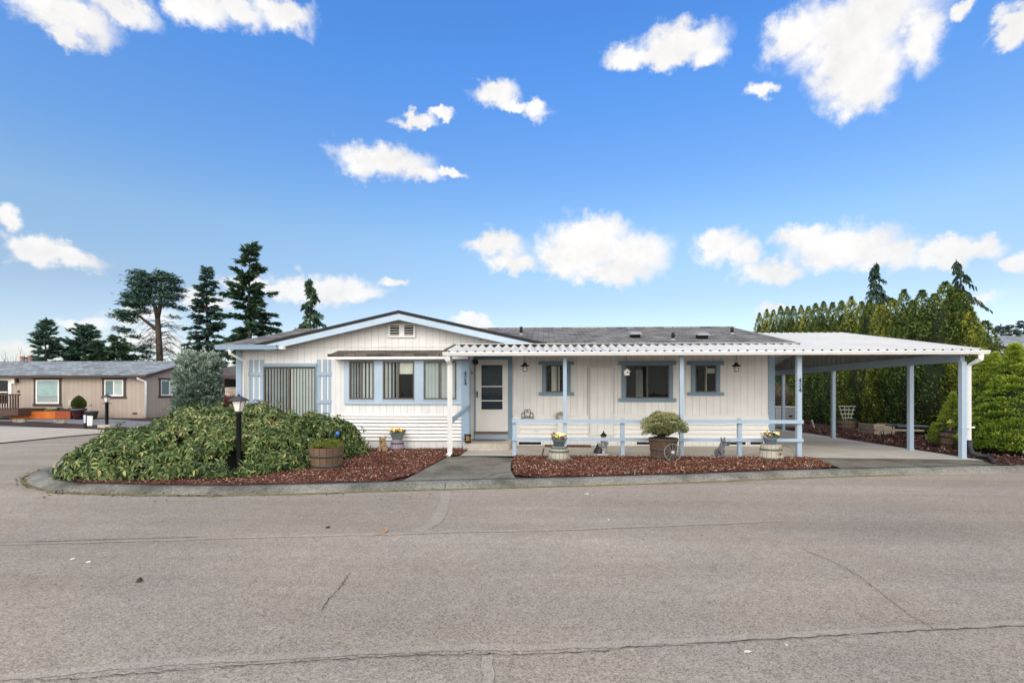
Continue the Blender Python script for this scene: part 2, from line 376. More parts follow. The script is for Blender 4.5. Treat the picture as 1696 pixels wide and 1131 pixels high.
# ------------------------------------------------------------------ ground
M_asph = asphalt('worn_asphalt', (.29, .24, .183), (.405, .342, .266))
M_asph2 = asphalt('smooth_sealed_asphalt', (.345, .294, .23), (.45, .383, .305), fine=130)
M_asphfar = asphalt('grey_drive_asphalt', (.17, .165, .16), (.23, .225, .22), fine=60)
M_kerb = concrete('mossy_kerb_concrete', (.225, .208, .17), (.075, .072, .055), .95, .4)
M_slab = concrete('pale_slab_concrete', (.50, .455, .385), (.30, .265, .21), .55, .05)
M_apron = concrete('weathered_apron_concrete', (.20, .18, .14), (.07, .064, .047), .85, .22)
M_ncon = concrete('pale_drive_concrete', (.48, .41, .315), (.36, .305, .235), .5, .05)
M_mul = mulch('red_bark_mulch', (.105, .032, .021), (.19, .062, .038), (.30, .125, .078))
M_mulb = mulch('brown_bark_mulch', (.05, .02, .014), (.085, .033, .022), (.13, .06, .04))
M_soil = mat('ground_earth', (.10, .09, .06), .95, .3, .3, .15, 8, .3)
M_joint = mat('dark_joint', (.05, .045, .035), .9, .3, 5)
M_moss = mat('dry_moss', (.16, .135, .05), .95, .35, 9, .2, 60, .4)
ZR = -.15
g = MB(); g.quad((-900, -400, -.2), (900, -400, -.2), (900, 1500, -.2), (-900, 1500, -.2)); tag(g.build('ground', M_soil), kind='structure')
g = MB(); g.quad((-70, -40, ZR), (60, -40, ZR), (60, 26, ZR), (-70, 26, ZR)); tag(g.build('road', M_asph), kind='structure')
# kerb: outer foot line on the road, from the driveway round the corner into the side street
kp = [(1990,775),(1696,782),(1500,787),(1340,791.5),(1160,799),(1000,804),(860,808),(740,811),(638,814),(520,818),(429,820),(360,821.5),(288,821),(200,820),(121,817),(96,817),(60,809),(45,803),(39,795),(45,788.5),(66,780),(87,774),(135,764),(200,752)]
kw = [G(a, b, ZR) for a, b in kp]
def smooth_path(pts, k=4):
    out = []
    for i in range(len(pts)-1):
        p0 = pts[max(i-1, 0)]; p1 = pts[i]; p2 = pts[i+1]; p3 = pts[min(i+2, len(pts)-1)]
        for j in range(k):
            u = j/k; out.append(.5*((2*p1)+(p2-p0)*u+(2*p0-5*p1+4*p2-p3)*u*u+(3*p1-p0-3*p2+p3)*u**3))
    out.append(pts[-1]); return out
kw = smooth_path(kw)
def inset(path, d, z):
    o = []
    for i, p in enumerate(path):
        a = path[max(i-2, 0)]; b = path[min(i+2, len(path)-1)]; t_ = (b-a); t_.z = 0; t_.normalize()
        n_ = Vector((t_.y, -t_.x, 0)); q = p+n_*d; o.append(Vector((q.x, q.y, z)))
    return o
ksign = 1
_t = inset(kw[:30], .4, 0)
if _t[20].y < kw[20].y: ksign = -1
prof = [(0, -.17), (.0, -.146), (.07, -.118), (.16, -.074), (.26, -.048), (.40, -.04), (.42, -.17)]
rows = [inset(kw, ksign*d, z) for d, z in prof]
k = MB(); n = len(kw)
for r in rows: k.v += [tuple(p) for p in r]
for r in range(len(rows)-1):
    for i in range(n-1): k.f.append((r*n+i, r*n+i+1, (r+1)*n+i+1, (r+1)*n+i))
kerb = tag(k.build('kerb', M_kerb, None, True), kind='structure')
kin = inset(kw, ksign*.40, -.045)
def kin_at(px):
    """point of the kerb's inner edge on the photo column px"""
    best = min((p for p in kin[:70]), key=lambda p: abs(PXof(p)-px)); return best
def PXof(p):
    xc = p.x*CN+p.y*SN; d = -p.x*SN+p.y*CN; return CX+FPX*xc/d
def PYof(p):
    d = -p.x*SN+p.y*CN; return CY-FPX*(p.z-HC)/d
def kin_range(a, b):
    q = [p for p in kin[:75] if min(a, b) <= PXof(p) <= max(a, b)]
    q.sort(key=lambda p: p.x if a < b else -p.x); return [Vector((p.x, p.y, -.045)) for p in q]
# moss and grit gathered in the gutter line
ml = MB(); 
for i in range(8, len(kw)-6):
    w0 = .015+.03*random.random()*(2.0 if PXof(kw[i]) < 650 else 1)
    a = inset(kw, -ksign*w0, -.1455)[i]; b = inset(kw, ksign*.03, -.1335)[i]; ml.v += [tuple(a), tuple(b)]
ml.f = [(2*i, 2*i+2, 2*i+3, 2*i+1) for i in range(len(ml.v)//2-1)]
tag(ml.build('gutter_moss', M_moss), kind='structure')
YM, YW, YB, YP, YGF = 14.6, 14.0, 13.55, 12.3, 12.0
XS = PX(776.6, YB)             # side wall of the entry
XE = PX(1281, YM)              # right end wall of the home
XC = 9.95                     # outer post line of the carport
yard_z = -.02
# a base under the beds
base = [Vector((p.x, p.y, -.06)) for p in kin]
yardb = base + [Vector((-10.5, 22, -.06)), Vector((30, 40, -.06)), Vector((30, 11, -.06))]
poly_sheet('yard', [(p.x, p.y) for p in yardb], -.06, M_mulb)
# light slab under porch + drive
fy = 12.12
slab = [(XS-.02, fy+.05), (6.6, fy), (XC+.2, fy-.25), (XC+.18, 23.5), (XE-.05, 23.5), (XE-.05, YM+.1), (XS-.02, YM+.1)]
poly_sheet('driveway', slab, .0, M_slab)
k1 = G(1385, 777, -.04)
apron = [G(1328, 756.5, -.004), G(1360, 763, -.01), G(1380, 771, -.02)]+[p+Vector((0, 0, .008)) for p in kin_range(1382, 1760)]+[G(1655, 770, -.03), G(1630, 764, -.01), Vector((XC+.2, fy-.25, -.002)), Vector((6.6, fy, -.002))]
poly_sheet('driveway_apron', apron, 0, M_apron)
pathp = [Vector((XS+.0, fy+.05, -.004)), G(740, 757, -.004), G(712, 772, -.015), G(690, 784, -.03)]+[p+Vector((0, 0, .008)) for p in kin_range(662, 858)]+[G(852, 789, -.03), G(846, 779, -.02), G(846, 768, -.01), G(850, 758, -.004)]
poly_sheet('path', pathp, 0, M_apron)
ml_poly = [G(742, 754, -.01)+Vector((0, 0, 0)), G(738, 757, -.01), G(712, 772, -.02), G(690, 784, -.035)]+kin_range(658, 96)+[Vector((-9.6, 10.6, -.045)), Vector((-9.4, 14.2, 0)), Vector((XS-.01, 14.2, 0)), Vector((XS-.01, fy+.1, 0))]
o = poly_sheet('mulch_bed', ml_poly, 0, M_mul); o.location.z = .012
mr_poly = [Vector((G(853, 756, 0).x, fy-.01, 0)), G(850, 762, -.01), G(848, 772, -.02), G(853, 787, -.035)]+kin_range(862, 1370)+[G(1380, 773, -.03), G(1355, 763, -.015), Vector((G(1326, 756, 0).x, fy-.01, 0))]
o = poly_sheet('mulch_bed', mr_poly, 0, M_mul); o.location.z = .014
me_poly = [Vector((XC+.2, fy-.2, 0)), G(1632, 764, -.01), G(1656, 770, -.03)]+kin_range(1690, 1960)+[Vector((24, 12, 0)), Vector((24, 40, 0)), Vector((4, 40, 0)), Vector((4, 23.6, 0)), Vector((XC+.19, 23.6, 0))]
o = poly_sheet('mulch_bed', me_poly, 0, M_mulb); o.location.z = .006
# strip by the wall under the porch
tag(MB().box(PX(902, YM), PX(977, YM), YM-.42, YM-.02, 0, .03).build('mulch_bed', M_mul), kind='structure')
# joints in slab
j = MB()
def ribbon(mb, pts, w, jit=0):
    pts = [Vector(p) for p in pts]; vs = []
    for i, p in enumerate(pts):
        t_ = (pts[min(i+1, len(pts)-1)]-pts[max(i-1, 0)]).normalized(); n_ = Vector((-t_.y, t_.x, 0)); ww = w*(1+random.uniform(-jit, jit))
        vs += [p+n_*ww*.5, p-n_*ww*.5]
    mb.add(vs, [(2*i, 2*i+1, 2*i+3, 2*i+2) for i in range(len(pts)-1)])
ribbon(j, [G(898, 754, .004), G(901, 742, .004)], .03)
ribbon(j, [(XS, fy+.02, .003), (6.6, fy-.01, .003), (XC, fy-.2, .003)], .025)
ribbon(j, [(XE, 16.2, .004), (XC, 16.2, .004)], .02); ribbon(j, [(XE, 19.4, .004), (XC, 19.4, .004)], .02)
def crack(mb, pxs, z, w, n=10, jit=.02):
    pts = [G(a, b, z) for a, b in pxs]; out = []
    for a, b in zip(pts, pts[1:]):
        for i in range(n):
            q = a.lerp(b, i/n); out.append(q+Vector((random.uniform(-jit, jit), random.uniform(-jit, jit), 0)))
    out.append(pts[-1]); ribbon(mb, out, w, .6)
crack(j, [(700, 797.5), (746, 795), (790, 793.5), (822, 784), (850, 780)], -.018, .016)
tag(j.build('slab_joint', M_joint), kind='structure')
j = MB(); crack(j, [(738, 800), (736, 812)], -.02, .012, 4, .003); tag(j.build('kerb_joint', M_joint), kind='structure')
# road repairs: smoother seal bands and cracks
def band(name, pxs, w, z, m, taper=1):
    pts = smooth_path([G(a, b, z) for a, b in pxs], 8); mb = MB(); ribbon(mb, [p+Vector((random.uniform(-.01, .01), random.uniform(-.012, .012), 0)) for p in pts], w, .12); return tag(mb.build(name, m), kind='structure')
band('road_seam', [(-60, 1128), (100, 1113), (260, 1098), (450, 1087), (640, 1077), (760, 1072), (880, 1071), (1020, 1066), (1200, 1058), (1330, 1049), (1450, 1043), (1580, 1037), (1760, 1028)], .08, ZR+.004, M_asph2)
band('road_seam', [(737, 812), (736, 832), (722, 862), (690, 880)], .16, ZR+.004, M_asph2)
band('road_seam', [(805, 1078), (808, 1110), (808, 1200)], .07, ZR+.006, M_asph2)
band('road_seam', [(0, 901), (200, 896), (420, 889), (640, 884), (760, 880), (880, 878), (1100, 870), (1300, 862)], .07, ZR+.005, M_asph2)
j = MB()
crack(j, [(40, 1128), (120, 1123), (260, 1112), (380, 1102), (500, 1094), (600, 1089), (700, 1084), (780, 1082), (870, 1083), (1000, 1076), (1050, 1070), (1140, 1066), (1300, 1056), (1420, 1048), (1550, 1042), (1720, 1034)], ZR+.009, .0065, 10, .013)
crack(j, [(1330, 909), (1360, 921), (1400, 938), (1440, 966), (1470, 990), (1510, 1020), (1545, 1040)], ZR+.008, .005, 10, .014)
crack(j, [(578, 948), (566, 970), (545, 990), (532, 1012)], ZR+.008, .006, 8, .012)
crack(j, [(0, 898), (200, 892), (330, 888)], ZR+.01, .01, 8, .01)
tag(j.build('road_crack', M_joint), kind='structure')
# loose bark chips on the beds
def chips(poly, n, size, m, zf=.02):
    x0 = min(p[0] for p in poly); x1 = max(p[0] for p in poly); y0 = min(p[1] for p in poly); y1 = max(p[1] for p in poly)
    x = rng.uniform(x0, x1, n*3); y = rng.uniform(y0, y1, n*3); ok = inpoly(x, y, poly); x = x[ok][:n]; y = y[ok][:n]; n = len(x)
    z = zf+rng.uniform(-.004, .022, n)-np.clip((12.1-y)/3.2, 0, 1)*.045
    D = rvec(n); D[:, 2] *= .35; N = np.stack([rng.normal(0, .5, n), rng.normal(0, .5, n), np.ones(n)], 1)
    o = leaves('bark_chips', np.stack([x, y, z], 1), D, N, rng.uniform(.5, 1.5, n)*size, rng.uniform(.3, .6, n)*size, rng.uniform(0, 1, n), m)
    return tag(o, kind='stuff')
M_chip = leafmat('bark_chip', [(.0, (.045, .017, .011)), (.35, (.135, .048, .029)), (.65, (.22, .088, .054)), (.88, (.34, .17, .105)), (1.0, (.58, .46, .35))], 0, .9, .15)
M_chipb = leafmat('brown_bark_chip', [(.0, (.022, .01, .008)), (.4, (.07, .026, .018)), (.75, (.12, .05, .034)), (1.0, (.34, .24, .17))], 0, .9, .15)
chips([(p.x, p.y) for p in ml_poly], 38000, .046, M_chip)
chips([(p.x, p.y) for p in mr_poly], 30000, .043, M_chip)
chips([(XC+.25, 11.2), (18, 9.8), (18, 20), (XC+.25, 22)], 16000, .08, M_chipb, .012)
# neighbour's drive and beds across the side street
zn = -.12
def far(name, px, z, m): return poly_sheet(name, [G(a, b, z) for a, b in px], z, m)
far('neighbor_drive', [(-500, 684), (420, 684), (420, 709), (205, 712), (-500, 700)], zn, M_asphfar)
far('neighbor_concrete', [(-300, 700), (205, 711), (330, 711), (200, 714.5), (100, 723), (0, 733), (-300, 765)], zn+.01, M_ncon)
far('mulch_bed', [(-300, 692), (0, 697), (60, 698), (205, 706.5), (222, 709.5), (203, 712), (0, 703), (-300, 697)], zn+.03, M_mulb)
far('mulch_bed', [(140, 689), (144, 692.5), (180, 693), (232, 696), (300, 697), (420, 690), (420, 681), (240, 681)], zn+.03, M_mulb)
j = MB(); ribbon(j, [G(-100, 736, zn+.014), G(0, 727, zn+.014), G(90, 719, zn+.014), G(190, 713, zn+.014)], .02); tag(j.build('slab_joint', M_joint), kind='structure')
# leaf litter: kerb nose, a few on the street
nl = 420; q = [kw[i] for i in range(44, 84)]
pp = np.array([[*(random.choice(q)+Vector((random.gauss(0, .09), random.gauss(0, .09), 0)))] for _ in range(nl)]); pp[:, 2] = ZR+.012+rng.uniform(0, .02, nl)
ex = np.array([[*G(random.uniform(30, 720), random.uniform(816, 832), ZR+.012)] for _ in range(90)])
pp = np.concatenate([pp, ex]); nl = len(pp)
M_litter = leafmat('dead_leaf', [(0, (.02, .013, .008)), (.5, (.07, .04, .02)), (.8, (.15, .085, .035)), (1, (.30, .20, .10))], .1)
D = rvec(nl); D[:, 2] *= .2; tag(leaves('leaf_litter', pp, D, np.tile([0, .1, 1.], (nl, 1))+rvec(nl)*.3, rng.uniform(.025, .07, nl), rng.uniform(.015, .03, nl), rng.uniform(0, .9, nl), M_litter), kind='stuff')
M_pale = mat('pale_litter', (.62, .55, .46), .8); M_tan = mat('curled_tan_leaf', (.50, .27, .13), .8)
def litter(px, py, L, w, m, label, curl=.01, rz=0):
    p = G(px, py, ZR+.006); mb = MB(Matrix.Translation(p) @ Matrix.Rotation(rz, 4, 'Z'))
    pts = [(-L/2, -w*.2, 0), (-L*.2, w*.5, curl), (L*.2, w*.4, curl*1.3), (L/2, 0, .004), (L*.15, -w*.5, .002), (-L*.25, -w*.45, .002)]
    mb.add(pts+[(0, 0, curl)], [(i, (i+1) % 6, 6) for i in range(6)]); o = mb.build('fallen_leaf', m); tag(o, label, 'leaf', 'litter on the street'); return o
q_ = G(635, 880, ZR+.012); cb_ = MB(Matrix.Translation(q_)); cb_.tube([(-.03, -.13, 0), (.015, -.06, .004), (.03, .03, .006), (.01, .11, .004), (-.03, .15, 0)], [.004, .011, .013, .010, .003], 5); tag(cb_.build('fallen_leaf', M_tan), 'long curled orange-tan leaf lying on the street below the left mulch bed', 'leaf', 'litter on the street')
litter(146, 931, .055, .03, M_pale, 'pale scrap of leaf on the asphalt at the left, right one of two', .01, .2)
litter(120, 926, .05, .025, M_pale, 'pale scrap of leaf on the asphalt at the left, left one of two', .01, .6)
litter(231, 963, .06, .03, mat('dark_leaf', (.05, .028, .016), .8), 'dark brown curled leaf on the asphalt near the left front', .03, .7)
litter(543, 874, .07, .03, mat('dark_leaf', (.05, .028, .016), .8), 'small dark leaf on the street in front of the black lamp post', .02, .1)
litter(1238, 1079, .06, .022, M_pale, 'pale wood sliver on the asphalt below the long seam', .006, .1)
litter(1303, 1068, .03, .02, M_pale, 'tiny white speck on the asphalt just under the long seam', .004, .9)
litter(1008, 861, .035, .03, M_pale, 'small pale leaf on the street below the barrel with the conifer', .01, .5)
litter(972, 818, .10, .03, M_pale, 'pale leaf in the street close to the kerb under the lighthouse statue', .01, .1)
# ------------------------------------------------------------------ the home
EAVE_Y, RIDGE_Y = 13.4, 18.0
ZR_ = PZ(543, 1100, RIDGE_Y); ZE_ = PZ(572, 400, EAVE_Y)
XRL = PX(490, RIDGE_Y); XRR = PX(1215, RIDGE_Y); XWL = PX(391, YW)
XG = PX(660, 13.6); ZAP = PZ(515.5, 660, 13.6); GSL = .225
def zmain(y): return ZE_+(ZR_-ZE_)*(y-EAVE_Y)/(RIDGE_Y-EAVE_Y)
home = empty('mobile_home', (0, YM, 0), 'white single-storey mobile home with powder blue trim, shingled roof and a cross gable', 'house')
Hinv = home.location.copy()
def hb(mb, name, m, parent=None, smooth=False):
    """build in world coordinates under the home (or one of its parts)"""
    par = parent or home; o = mb.build(name, m, par, smooth)
    o.matrix_parent_inverse = Matrix.Translation(-Hinv) if par is home else Matrix()
    return o
def under(root):
    inv = Matrix.Translation(-root.location) if root.rotation_euler.z == 0 else (Matrix.Translation(root.location) @ Matrix.Rotation(root.rotation_euler.z, 4, 'Z')).inverted()
    def f(mb, name, m, parent=None, smooth=False):
        par = parent or root; o = mb.build(name, m, par, smooth) if isinstance(mb, MB) else mb
        o.matrix_parent_inverse = inv if par is root else Matrix()
        return o
    return f
# walls ------------------------------------------------------------
w = MB(); zt = zmain(YM)-.05; BACK = 21.9
w.quad((XS, YM, .0), (XE, YM, .0), (XE, YM, zt), (XS, YM, zt))
w.quad((XWL, BACK, 0), (XWL, BACK, 2.9), (XE, BACK, 2.9), (XE, BACK, 0))
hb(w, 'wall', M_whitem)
zg = lambda x: ZAP-GSL*abs(x-XG)-.1
XGL, XGR = XG-4.1, XG+4.1
w = MB()
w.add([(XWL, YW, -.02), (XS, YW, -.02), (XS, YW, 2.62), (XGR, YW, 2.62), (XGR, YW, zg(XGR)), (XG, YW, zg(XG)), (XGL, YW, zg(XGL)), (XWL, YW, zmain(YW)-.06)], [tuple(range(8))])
hb(w, 'gable_wall', M_white)
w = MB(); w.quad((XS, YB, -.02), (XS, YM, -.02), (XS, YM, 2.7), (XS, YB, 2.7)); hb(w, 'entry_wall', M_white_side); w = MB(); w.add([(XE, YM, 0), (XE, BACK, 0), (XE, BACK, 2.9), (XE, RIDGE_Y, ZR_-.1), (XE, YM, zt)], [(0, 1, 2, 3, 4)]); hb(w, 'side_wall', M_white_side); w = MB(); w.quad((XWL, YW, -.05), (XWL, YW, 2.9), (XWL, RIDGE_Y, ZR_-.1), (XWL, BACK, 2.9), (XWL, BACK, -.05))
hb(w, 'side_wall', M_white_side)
# horizontal seam on the gable
zs = PZ(575, 600, YW); w = MB(); w.box(XWL, XGR-.2, YW-.012, YW-.001, zs-.012, zs+.008); hb(w, 'seam_strip', mat('seam_grey', (.55, .53, .50), .6))
# main roof -------------------------------------------------------
th = .10
def slab_(mb, pts, t): mb.loft(pts, [(x, y, z-t) for x, y, z in pts])
r = MB(); YBk = 2*RIDGE_Y-EAVE_Y
xa_, xb_ = XG-4.12, XG+4.12; ym_ = YW+.03; zm_ = zmain(ym_)
slab_(r, [(XRL, EAVE_Y, ZE_), (xa_, EAVE_Y, ZE_), (xa_, ym_, zm_), (XRL, ym_, zm_)], th)
slab_(r, [(xb_, EAVE_Y, ZE_), (XRR, EAVE_Y, ZE_), (XRR, ym_, zm_), (xb_, ym_, zm_)], th)
slab_(r, [(XRL, ym_, zm_), (XRR, ym_, zm_), (XRR, RIDGE_Y, ZR_), (XRL, RIDGE_Y, ZR_)], th)
slab_(r, [(XRL, RIDGE_Y, ZR_), (XRR, RIDGE_Y, ZR_), (XRR, YBk, ZE_), (XRL, YBk, ZE_)], th)
roof = hb(r, 'roof', M_shing)
r = MB(); r.tube([(XRL, RIDGE_Y, ZR_+.0), (XRR, RIDGE_Y, ZR_+.0)], .045, 6); hb(r, 'ridge_cap', M_shing, roof)
YGR = 13.62
g = MB(); yk = RIDGE_Y-.2
for sg in (-1, 1):
    x1 = XG+sg*4.16; z1 = ZAP-GSL*4.16
    slab_(g, [(XG, YGR, ZAP), (x1, YGR, z1), (x1, yk, z1), (XG, yk, ZAP)], .07)
hb(g, 'gable_roof', M_shing)
def rake(mb, yf, dz0, dz1, yth, ends=(4.14, 4.14)):
    for sg, L in ((-1, ends[0]), (1, ends[1])):
        x1 = XG+sg*L; a = [(XG, yf, ZAP+dz1), (x1, yf, ZAP-GSL*L+dz1), (x1, yf, ZAP-GSL*L+dz0), (XG, yf, ZAP+dz0)]
        mb.loft(a, [(x, y+yth, z) for x, y, z in a])
g = MB(); rake(g, YGR-.03, -.062, .028, .03, (4.18, 4.2)); hb(g, 'drip_edge', M_black)
g = MB(); rake(g, YGR-.02, -.235, -.063, .035, (3.78, 4.14)); hb(g, 'rake_board', M_bluelt)
# the main rakes
for nm, x0, x1 in (('rake_board', XRR-.01, XRR+.035),):
    g = MB(); g.loft([(x0, EAVE_Y+.1, zmain(EAVE_Y+.1)-.02), (x1, EAVE_Y+.1, zmain(EAVE_Y+.1)-.02), (x1, EAVE_Y+.1, zmain(EAVE_Y+.1)-.2), (x0, EAVE_Y+.1, zmain(EAVE_Y+.1)-.2)],
        [(x0, RIDGE_Y, ZR_-.02), (x1, RIDGE_Y, ZR_-.02), (x1, RIDGE_Y, ZR_-.2), (x0, RIDGE_Y, ZR_-.2)]); hb(g, nm, M_bluelt)
# left eave gutter
gx0, gx1 = PX(356.5, EAVE_Y-.1), PX(459, EAVE_Y-.1); zt_ = PZ(571.5, 400, EAVE_Y-.1); zb_ = PZ(579, 400, EAVE_Y-.1)
def gutter(mb, x0, x1, y, zt, zb, d=.12):
    pr = [(y, zt), (y-.008, zt-.012), (y-.008, zt-.03), (y+.006, zt-.04), (y+.018, zb+.01), (y+.028, zb), (y+d, zb), (y+d, zt), (y+d-.012, zt), (y+d-.012, zb+.02), (y+.03, zb+.02), (y+.012, zt)]
    mb.loft([(x0, a, b) for a, b in pr], [(x1, a, b) for a, b in pr])
    mb.loft([(x0, a, b) for a, b in pr[:8]], [(x0+.006, a, b) for a, b in pr[:8]]); mb.loft([(x1-.006, a, b) for a, b in pr[:8]], [(x1, a, b) for a, b in pr[:8]])
g = MB(); gutter(g, gx0, gx1, EAVE_Y-.13, zt_, zb_); hb(g, 'gutter', M_blue)
g = MB(); g.box(gx1, gx1+.14, EAVE_Y-.04, EAVE_Y+.08, zt_-.11, zt_-.03); hb(g, 'gutter_return', M_trimw)
# downspout on the left corner
xd = PX(384, EAVE_Y); g = MB(); g.tube([(xd-.02, EAVE_Y-.06, zb_), (xd-.02, EAVE_Y-.06, zb_-.10), (xd+.10, YW-.12, zb_-.30), (xd+.105, YW-.12, .05)], .045, 8); hb(g, 'downspout', M_trimw, None, True)
# corner boards
g = MB(); g.box(PX(392.5, YW), PX(401, YW), YW-.03, YW-.002, 0, zmain(YW)-.1); hb(g, 'corner_board', M_blue)
g = MB(); g.box(PX(1272.5, YM), XE+.004, YM-.03, YM-.002, 0.02, zt); g.box(XE+.002, XE+.03, YM-.03, YM+.13, .02, zt); hb(g, 'corner_board', M_blue)
zc = PZ(589, 770, YB); g = MB(); g.box(PX(764.7, YB), XS+.004, YB-.035, YB+.10, .0, zc+.12); g.box(XS+.002, XS+.02, YB-.035, YB+.16, 0, zc+.12); hb(g, 'corner_board', M_blue)
# gable vent
def louvre(px0, px1):
    x0, x1 = PX(px0, YW), PX(px1, YW); z0, z1 = PZ(556, 660, YW), PZ(539.5, 660, YW)
    d = MB(); d.quad((x0, YW-.02, z0), (x1, YW-.02, z0), (x1, YW-.02, z1), (x0, YW-.02, z1)); return d, x0, x1, z0, z1
vx0, vx1, vz0, vz1 = PX(643.7, YW), PX(688.5, YW), PZ(559, 660, YW), PZ(537, 660, YW)
fr = MB(); bars = []
lo = [louvre(646.5, 662), louvre(670, 685.5)]
fr.box(vx0, vx1, YW-.05, YW-.021, vz0, lo[0][3]); fr.box(vx0, vx1, YW-.05, YW-.021, lo[0][4], vz1)
for a, b in ((vx0, lo[0][1]), (lo[0][2], lo[1][1]), (lo[1][2], vx1)): fr.box(a, b, YW-.05, YW-.021, lo[0][3], lo[0][4])
gv = hb(fr, 'gable_vent', M_trimw)
for d, x0, x1, z0, z1 in lo:
    hb(d, 'opening', M_dark, gv); sl = MB(); k = 4
    for i in range(k):
        z = z0+(z1-z0)*(i+.45)/k; sl.loft([(x0, YW-.046, z-.012), (x0, YW-.022, z-.002), (x0, YW-.022, z+.012), (x0, YW-.046, z+.004)], [(x1, YW-.046, z-.012), (x1, YW-.022, z-.002), (x1, YW-.022, z+.012), (x1, YW-.046, z+.004)])
    hb(sl, 'slat', M_trimw, gv)
# ---------------------------------------------------------------- windows
def frame_at(x0, y0, x1, y1):
    """local frame: u along the wall, n out of it (local -y), z up"""
    a = math.atan2(y1-y0, x1-x0); return Matrix.Translation((x0, y0, 0)) @ Matrix.Rotation(a, 4, 'Z')
def window(B, T, u0, u1, z0, z1, case=None, head=None, sill=None, split=.5, blind=None, trim=None, frame=None, glass=None, parent=None, fw=.035, dark=None, open_dark=None):
    trim = trim or M_blue; frame = frame or M_bronze; glass = glass or M_glass
    t = MB(T); c = case or .09
    t.box(u0-c, u0, -.045, -.003, z0, z1); t.box(u1, u1+c, -.045, -.003, z0, z1)
    h = head or (.09, c); t.box(u0-h[1], u1+h[1], -.055, -.003, z1, z1+h[0])
    s = sill or (.09, c); t.box(u0-s[1], u1+s[1], -.06, -.003, z0-s[0], z0)
    wd = B(t, 'window', trim, parent)
    b = MB(T); b.quad((u0, -.006, z0), (u1, -.006, z0), (u1, -.006, z1), (u0, -.006, z1)); B(b, 'interior', dark or M_dark, wd)
    f = MB(T); f.box(u0, u0+fw, -.04, -.008, z0, z1); f.box(u1-fw, u1, -.04, -.008, z0, z1); f.box(u0+fw, u1-fw, -.04, -.008, z0, z0+fw); f.box(u0+fw, u1-fw, -.04, -.008, z1-fw, z1)
    if split: um = u0+(u1-u0)*split; f.box(um-fw*.6, um+fw*.6, -.042, -.008, z0+fw, z1-fw)
    B(f, 'frame', frame, wd)
    def slats(a, b_, zlo, zhi, w=.09, ang=.6, cover=1.0, m=M_blind, gap=0):
        q = MB(T); n = max(1, int((b_-a)/(w*cover)))
        for i in range(n):
            u = a+(b_-a)*(i+.5)/n; hw = w*.5*math.cos(ang+random.uniform(-.12, .12)); q.quad((u-hw, -.013, zlo), (u+hw, -.009, zlo), (u+hw, -.009, zhi), (u-hw, -.013, zhi))
        return B(q, 'blind', m, wd)
    def drape(a, b_, zlo, zhi, m=M_curtain, amp=.006, folds=7):
        q = MB(T); n = folds*4; vs = []
        for i in range(n+1):
            u = a+(b_-a)*i/n; y = -.012-amp*math.sin(i*PI/2)*.5; vs += [(u, y, zlo), (u, y, zhi)]
        q.add(vs, [(2*i, 2*i+2, 2*i+3, 2*i+1) for i in range(n)]); return B(q, 'curtain', m, wd)
    if blind: blind(slats, drape, u0+fw, u1-fw, z0+fw, z1-fw)
    p = MB(T); p.quad((u0+fw, -.028, z0+fw), (u1-fw, -.028, z0+fw), (u1-fw, -.028, z1-fw), (u0+fw, -.028, z1-fw)); B(p, 'pane', glass, wd)
    return wd
TM = frame_at(0, YM, 1, YM); TW = frame_at(0, YW, 1, YW)
def wpx(T, Y, px0, px1, py0, py1, B=hb, **k):
    xm = (px0+px1)/2; return window(B, T, PX(px0, Y), PX(px1, Y), PZ(py1, xm, Y), PZ(py0, xm, Y), **k)
trim_dark = mat('steel_blue_paint', (.185, .275, .35), .5, .06, 2, .04, 30, .08)
c_ = lambda px: px*YM/820
def bl_a(sl, dr, a, b, z0, z1): m = (a+b)/2; dr(m-.14, m+.10, z0, z1, M_curtain, .01, 3)
def bl_b(sl, dr, a, b, z0, z1): dr(a+.45*(b-a)*.5, a+.8*(b-a)*.5, z0, z1-.1, mat('dim_curtain', (.20, .19, .17), .9, .2), .01, 4)
def bl_c(sl, dr, a, b, z0, z1): dr(a+(b-a)*.48, a+(b-a)*.57, z0, z1, M_curtain, .01, 2); dr(a+(b-a)*.58, b, z0+(z1-z0)*.72, z0+(z1-z0)*.92, M_blind, .01, 2)
wpx(TM, YM, 903.7, 939, 604.5, 649.5, case=c_(6), head=(c_(5.5), c_(11.5)), sill=(c_(5.5), c_(11.5)), split=.55, blind=bl_a, trim=trim_dark)
wpx(TM, YM, 1035.6, 1108, 604.7, 659.3, case=c_(6), head=(c_(6), c_(11)), sill=(c_(6), c_(11)), split=.5, blind=bl_b, trim=trim_dark)
wpx(TM, YM, 1150.6, 1185.7, 604.7, 649.6, case=c_(6), head=(c_(6), c_(12)), sill=(c_(5.5), c_(12)), split=.48, blind=bl_c, trim=trim_dark)
# sliding glass door with vertical blinds on the gable wall
def bl_s(sl, dr, a, b, z0, z1):
    m = (a+b)/2
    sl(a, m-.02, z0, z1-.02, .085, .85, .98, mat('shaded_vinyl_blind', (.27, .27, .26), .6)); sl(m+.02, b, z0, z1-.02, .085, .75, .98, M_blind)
sd_z0 = PZ(701, 480, YW)
sw = wpx(TW, YW, 437.6, 524, 607, 701, case=.02, head=(.09, .02), sill=(.05, .02), split=.49, blind=bl_s, fw=.04); sw.name = 'sliding_door'
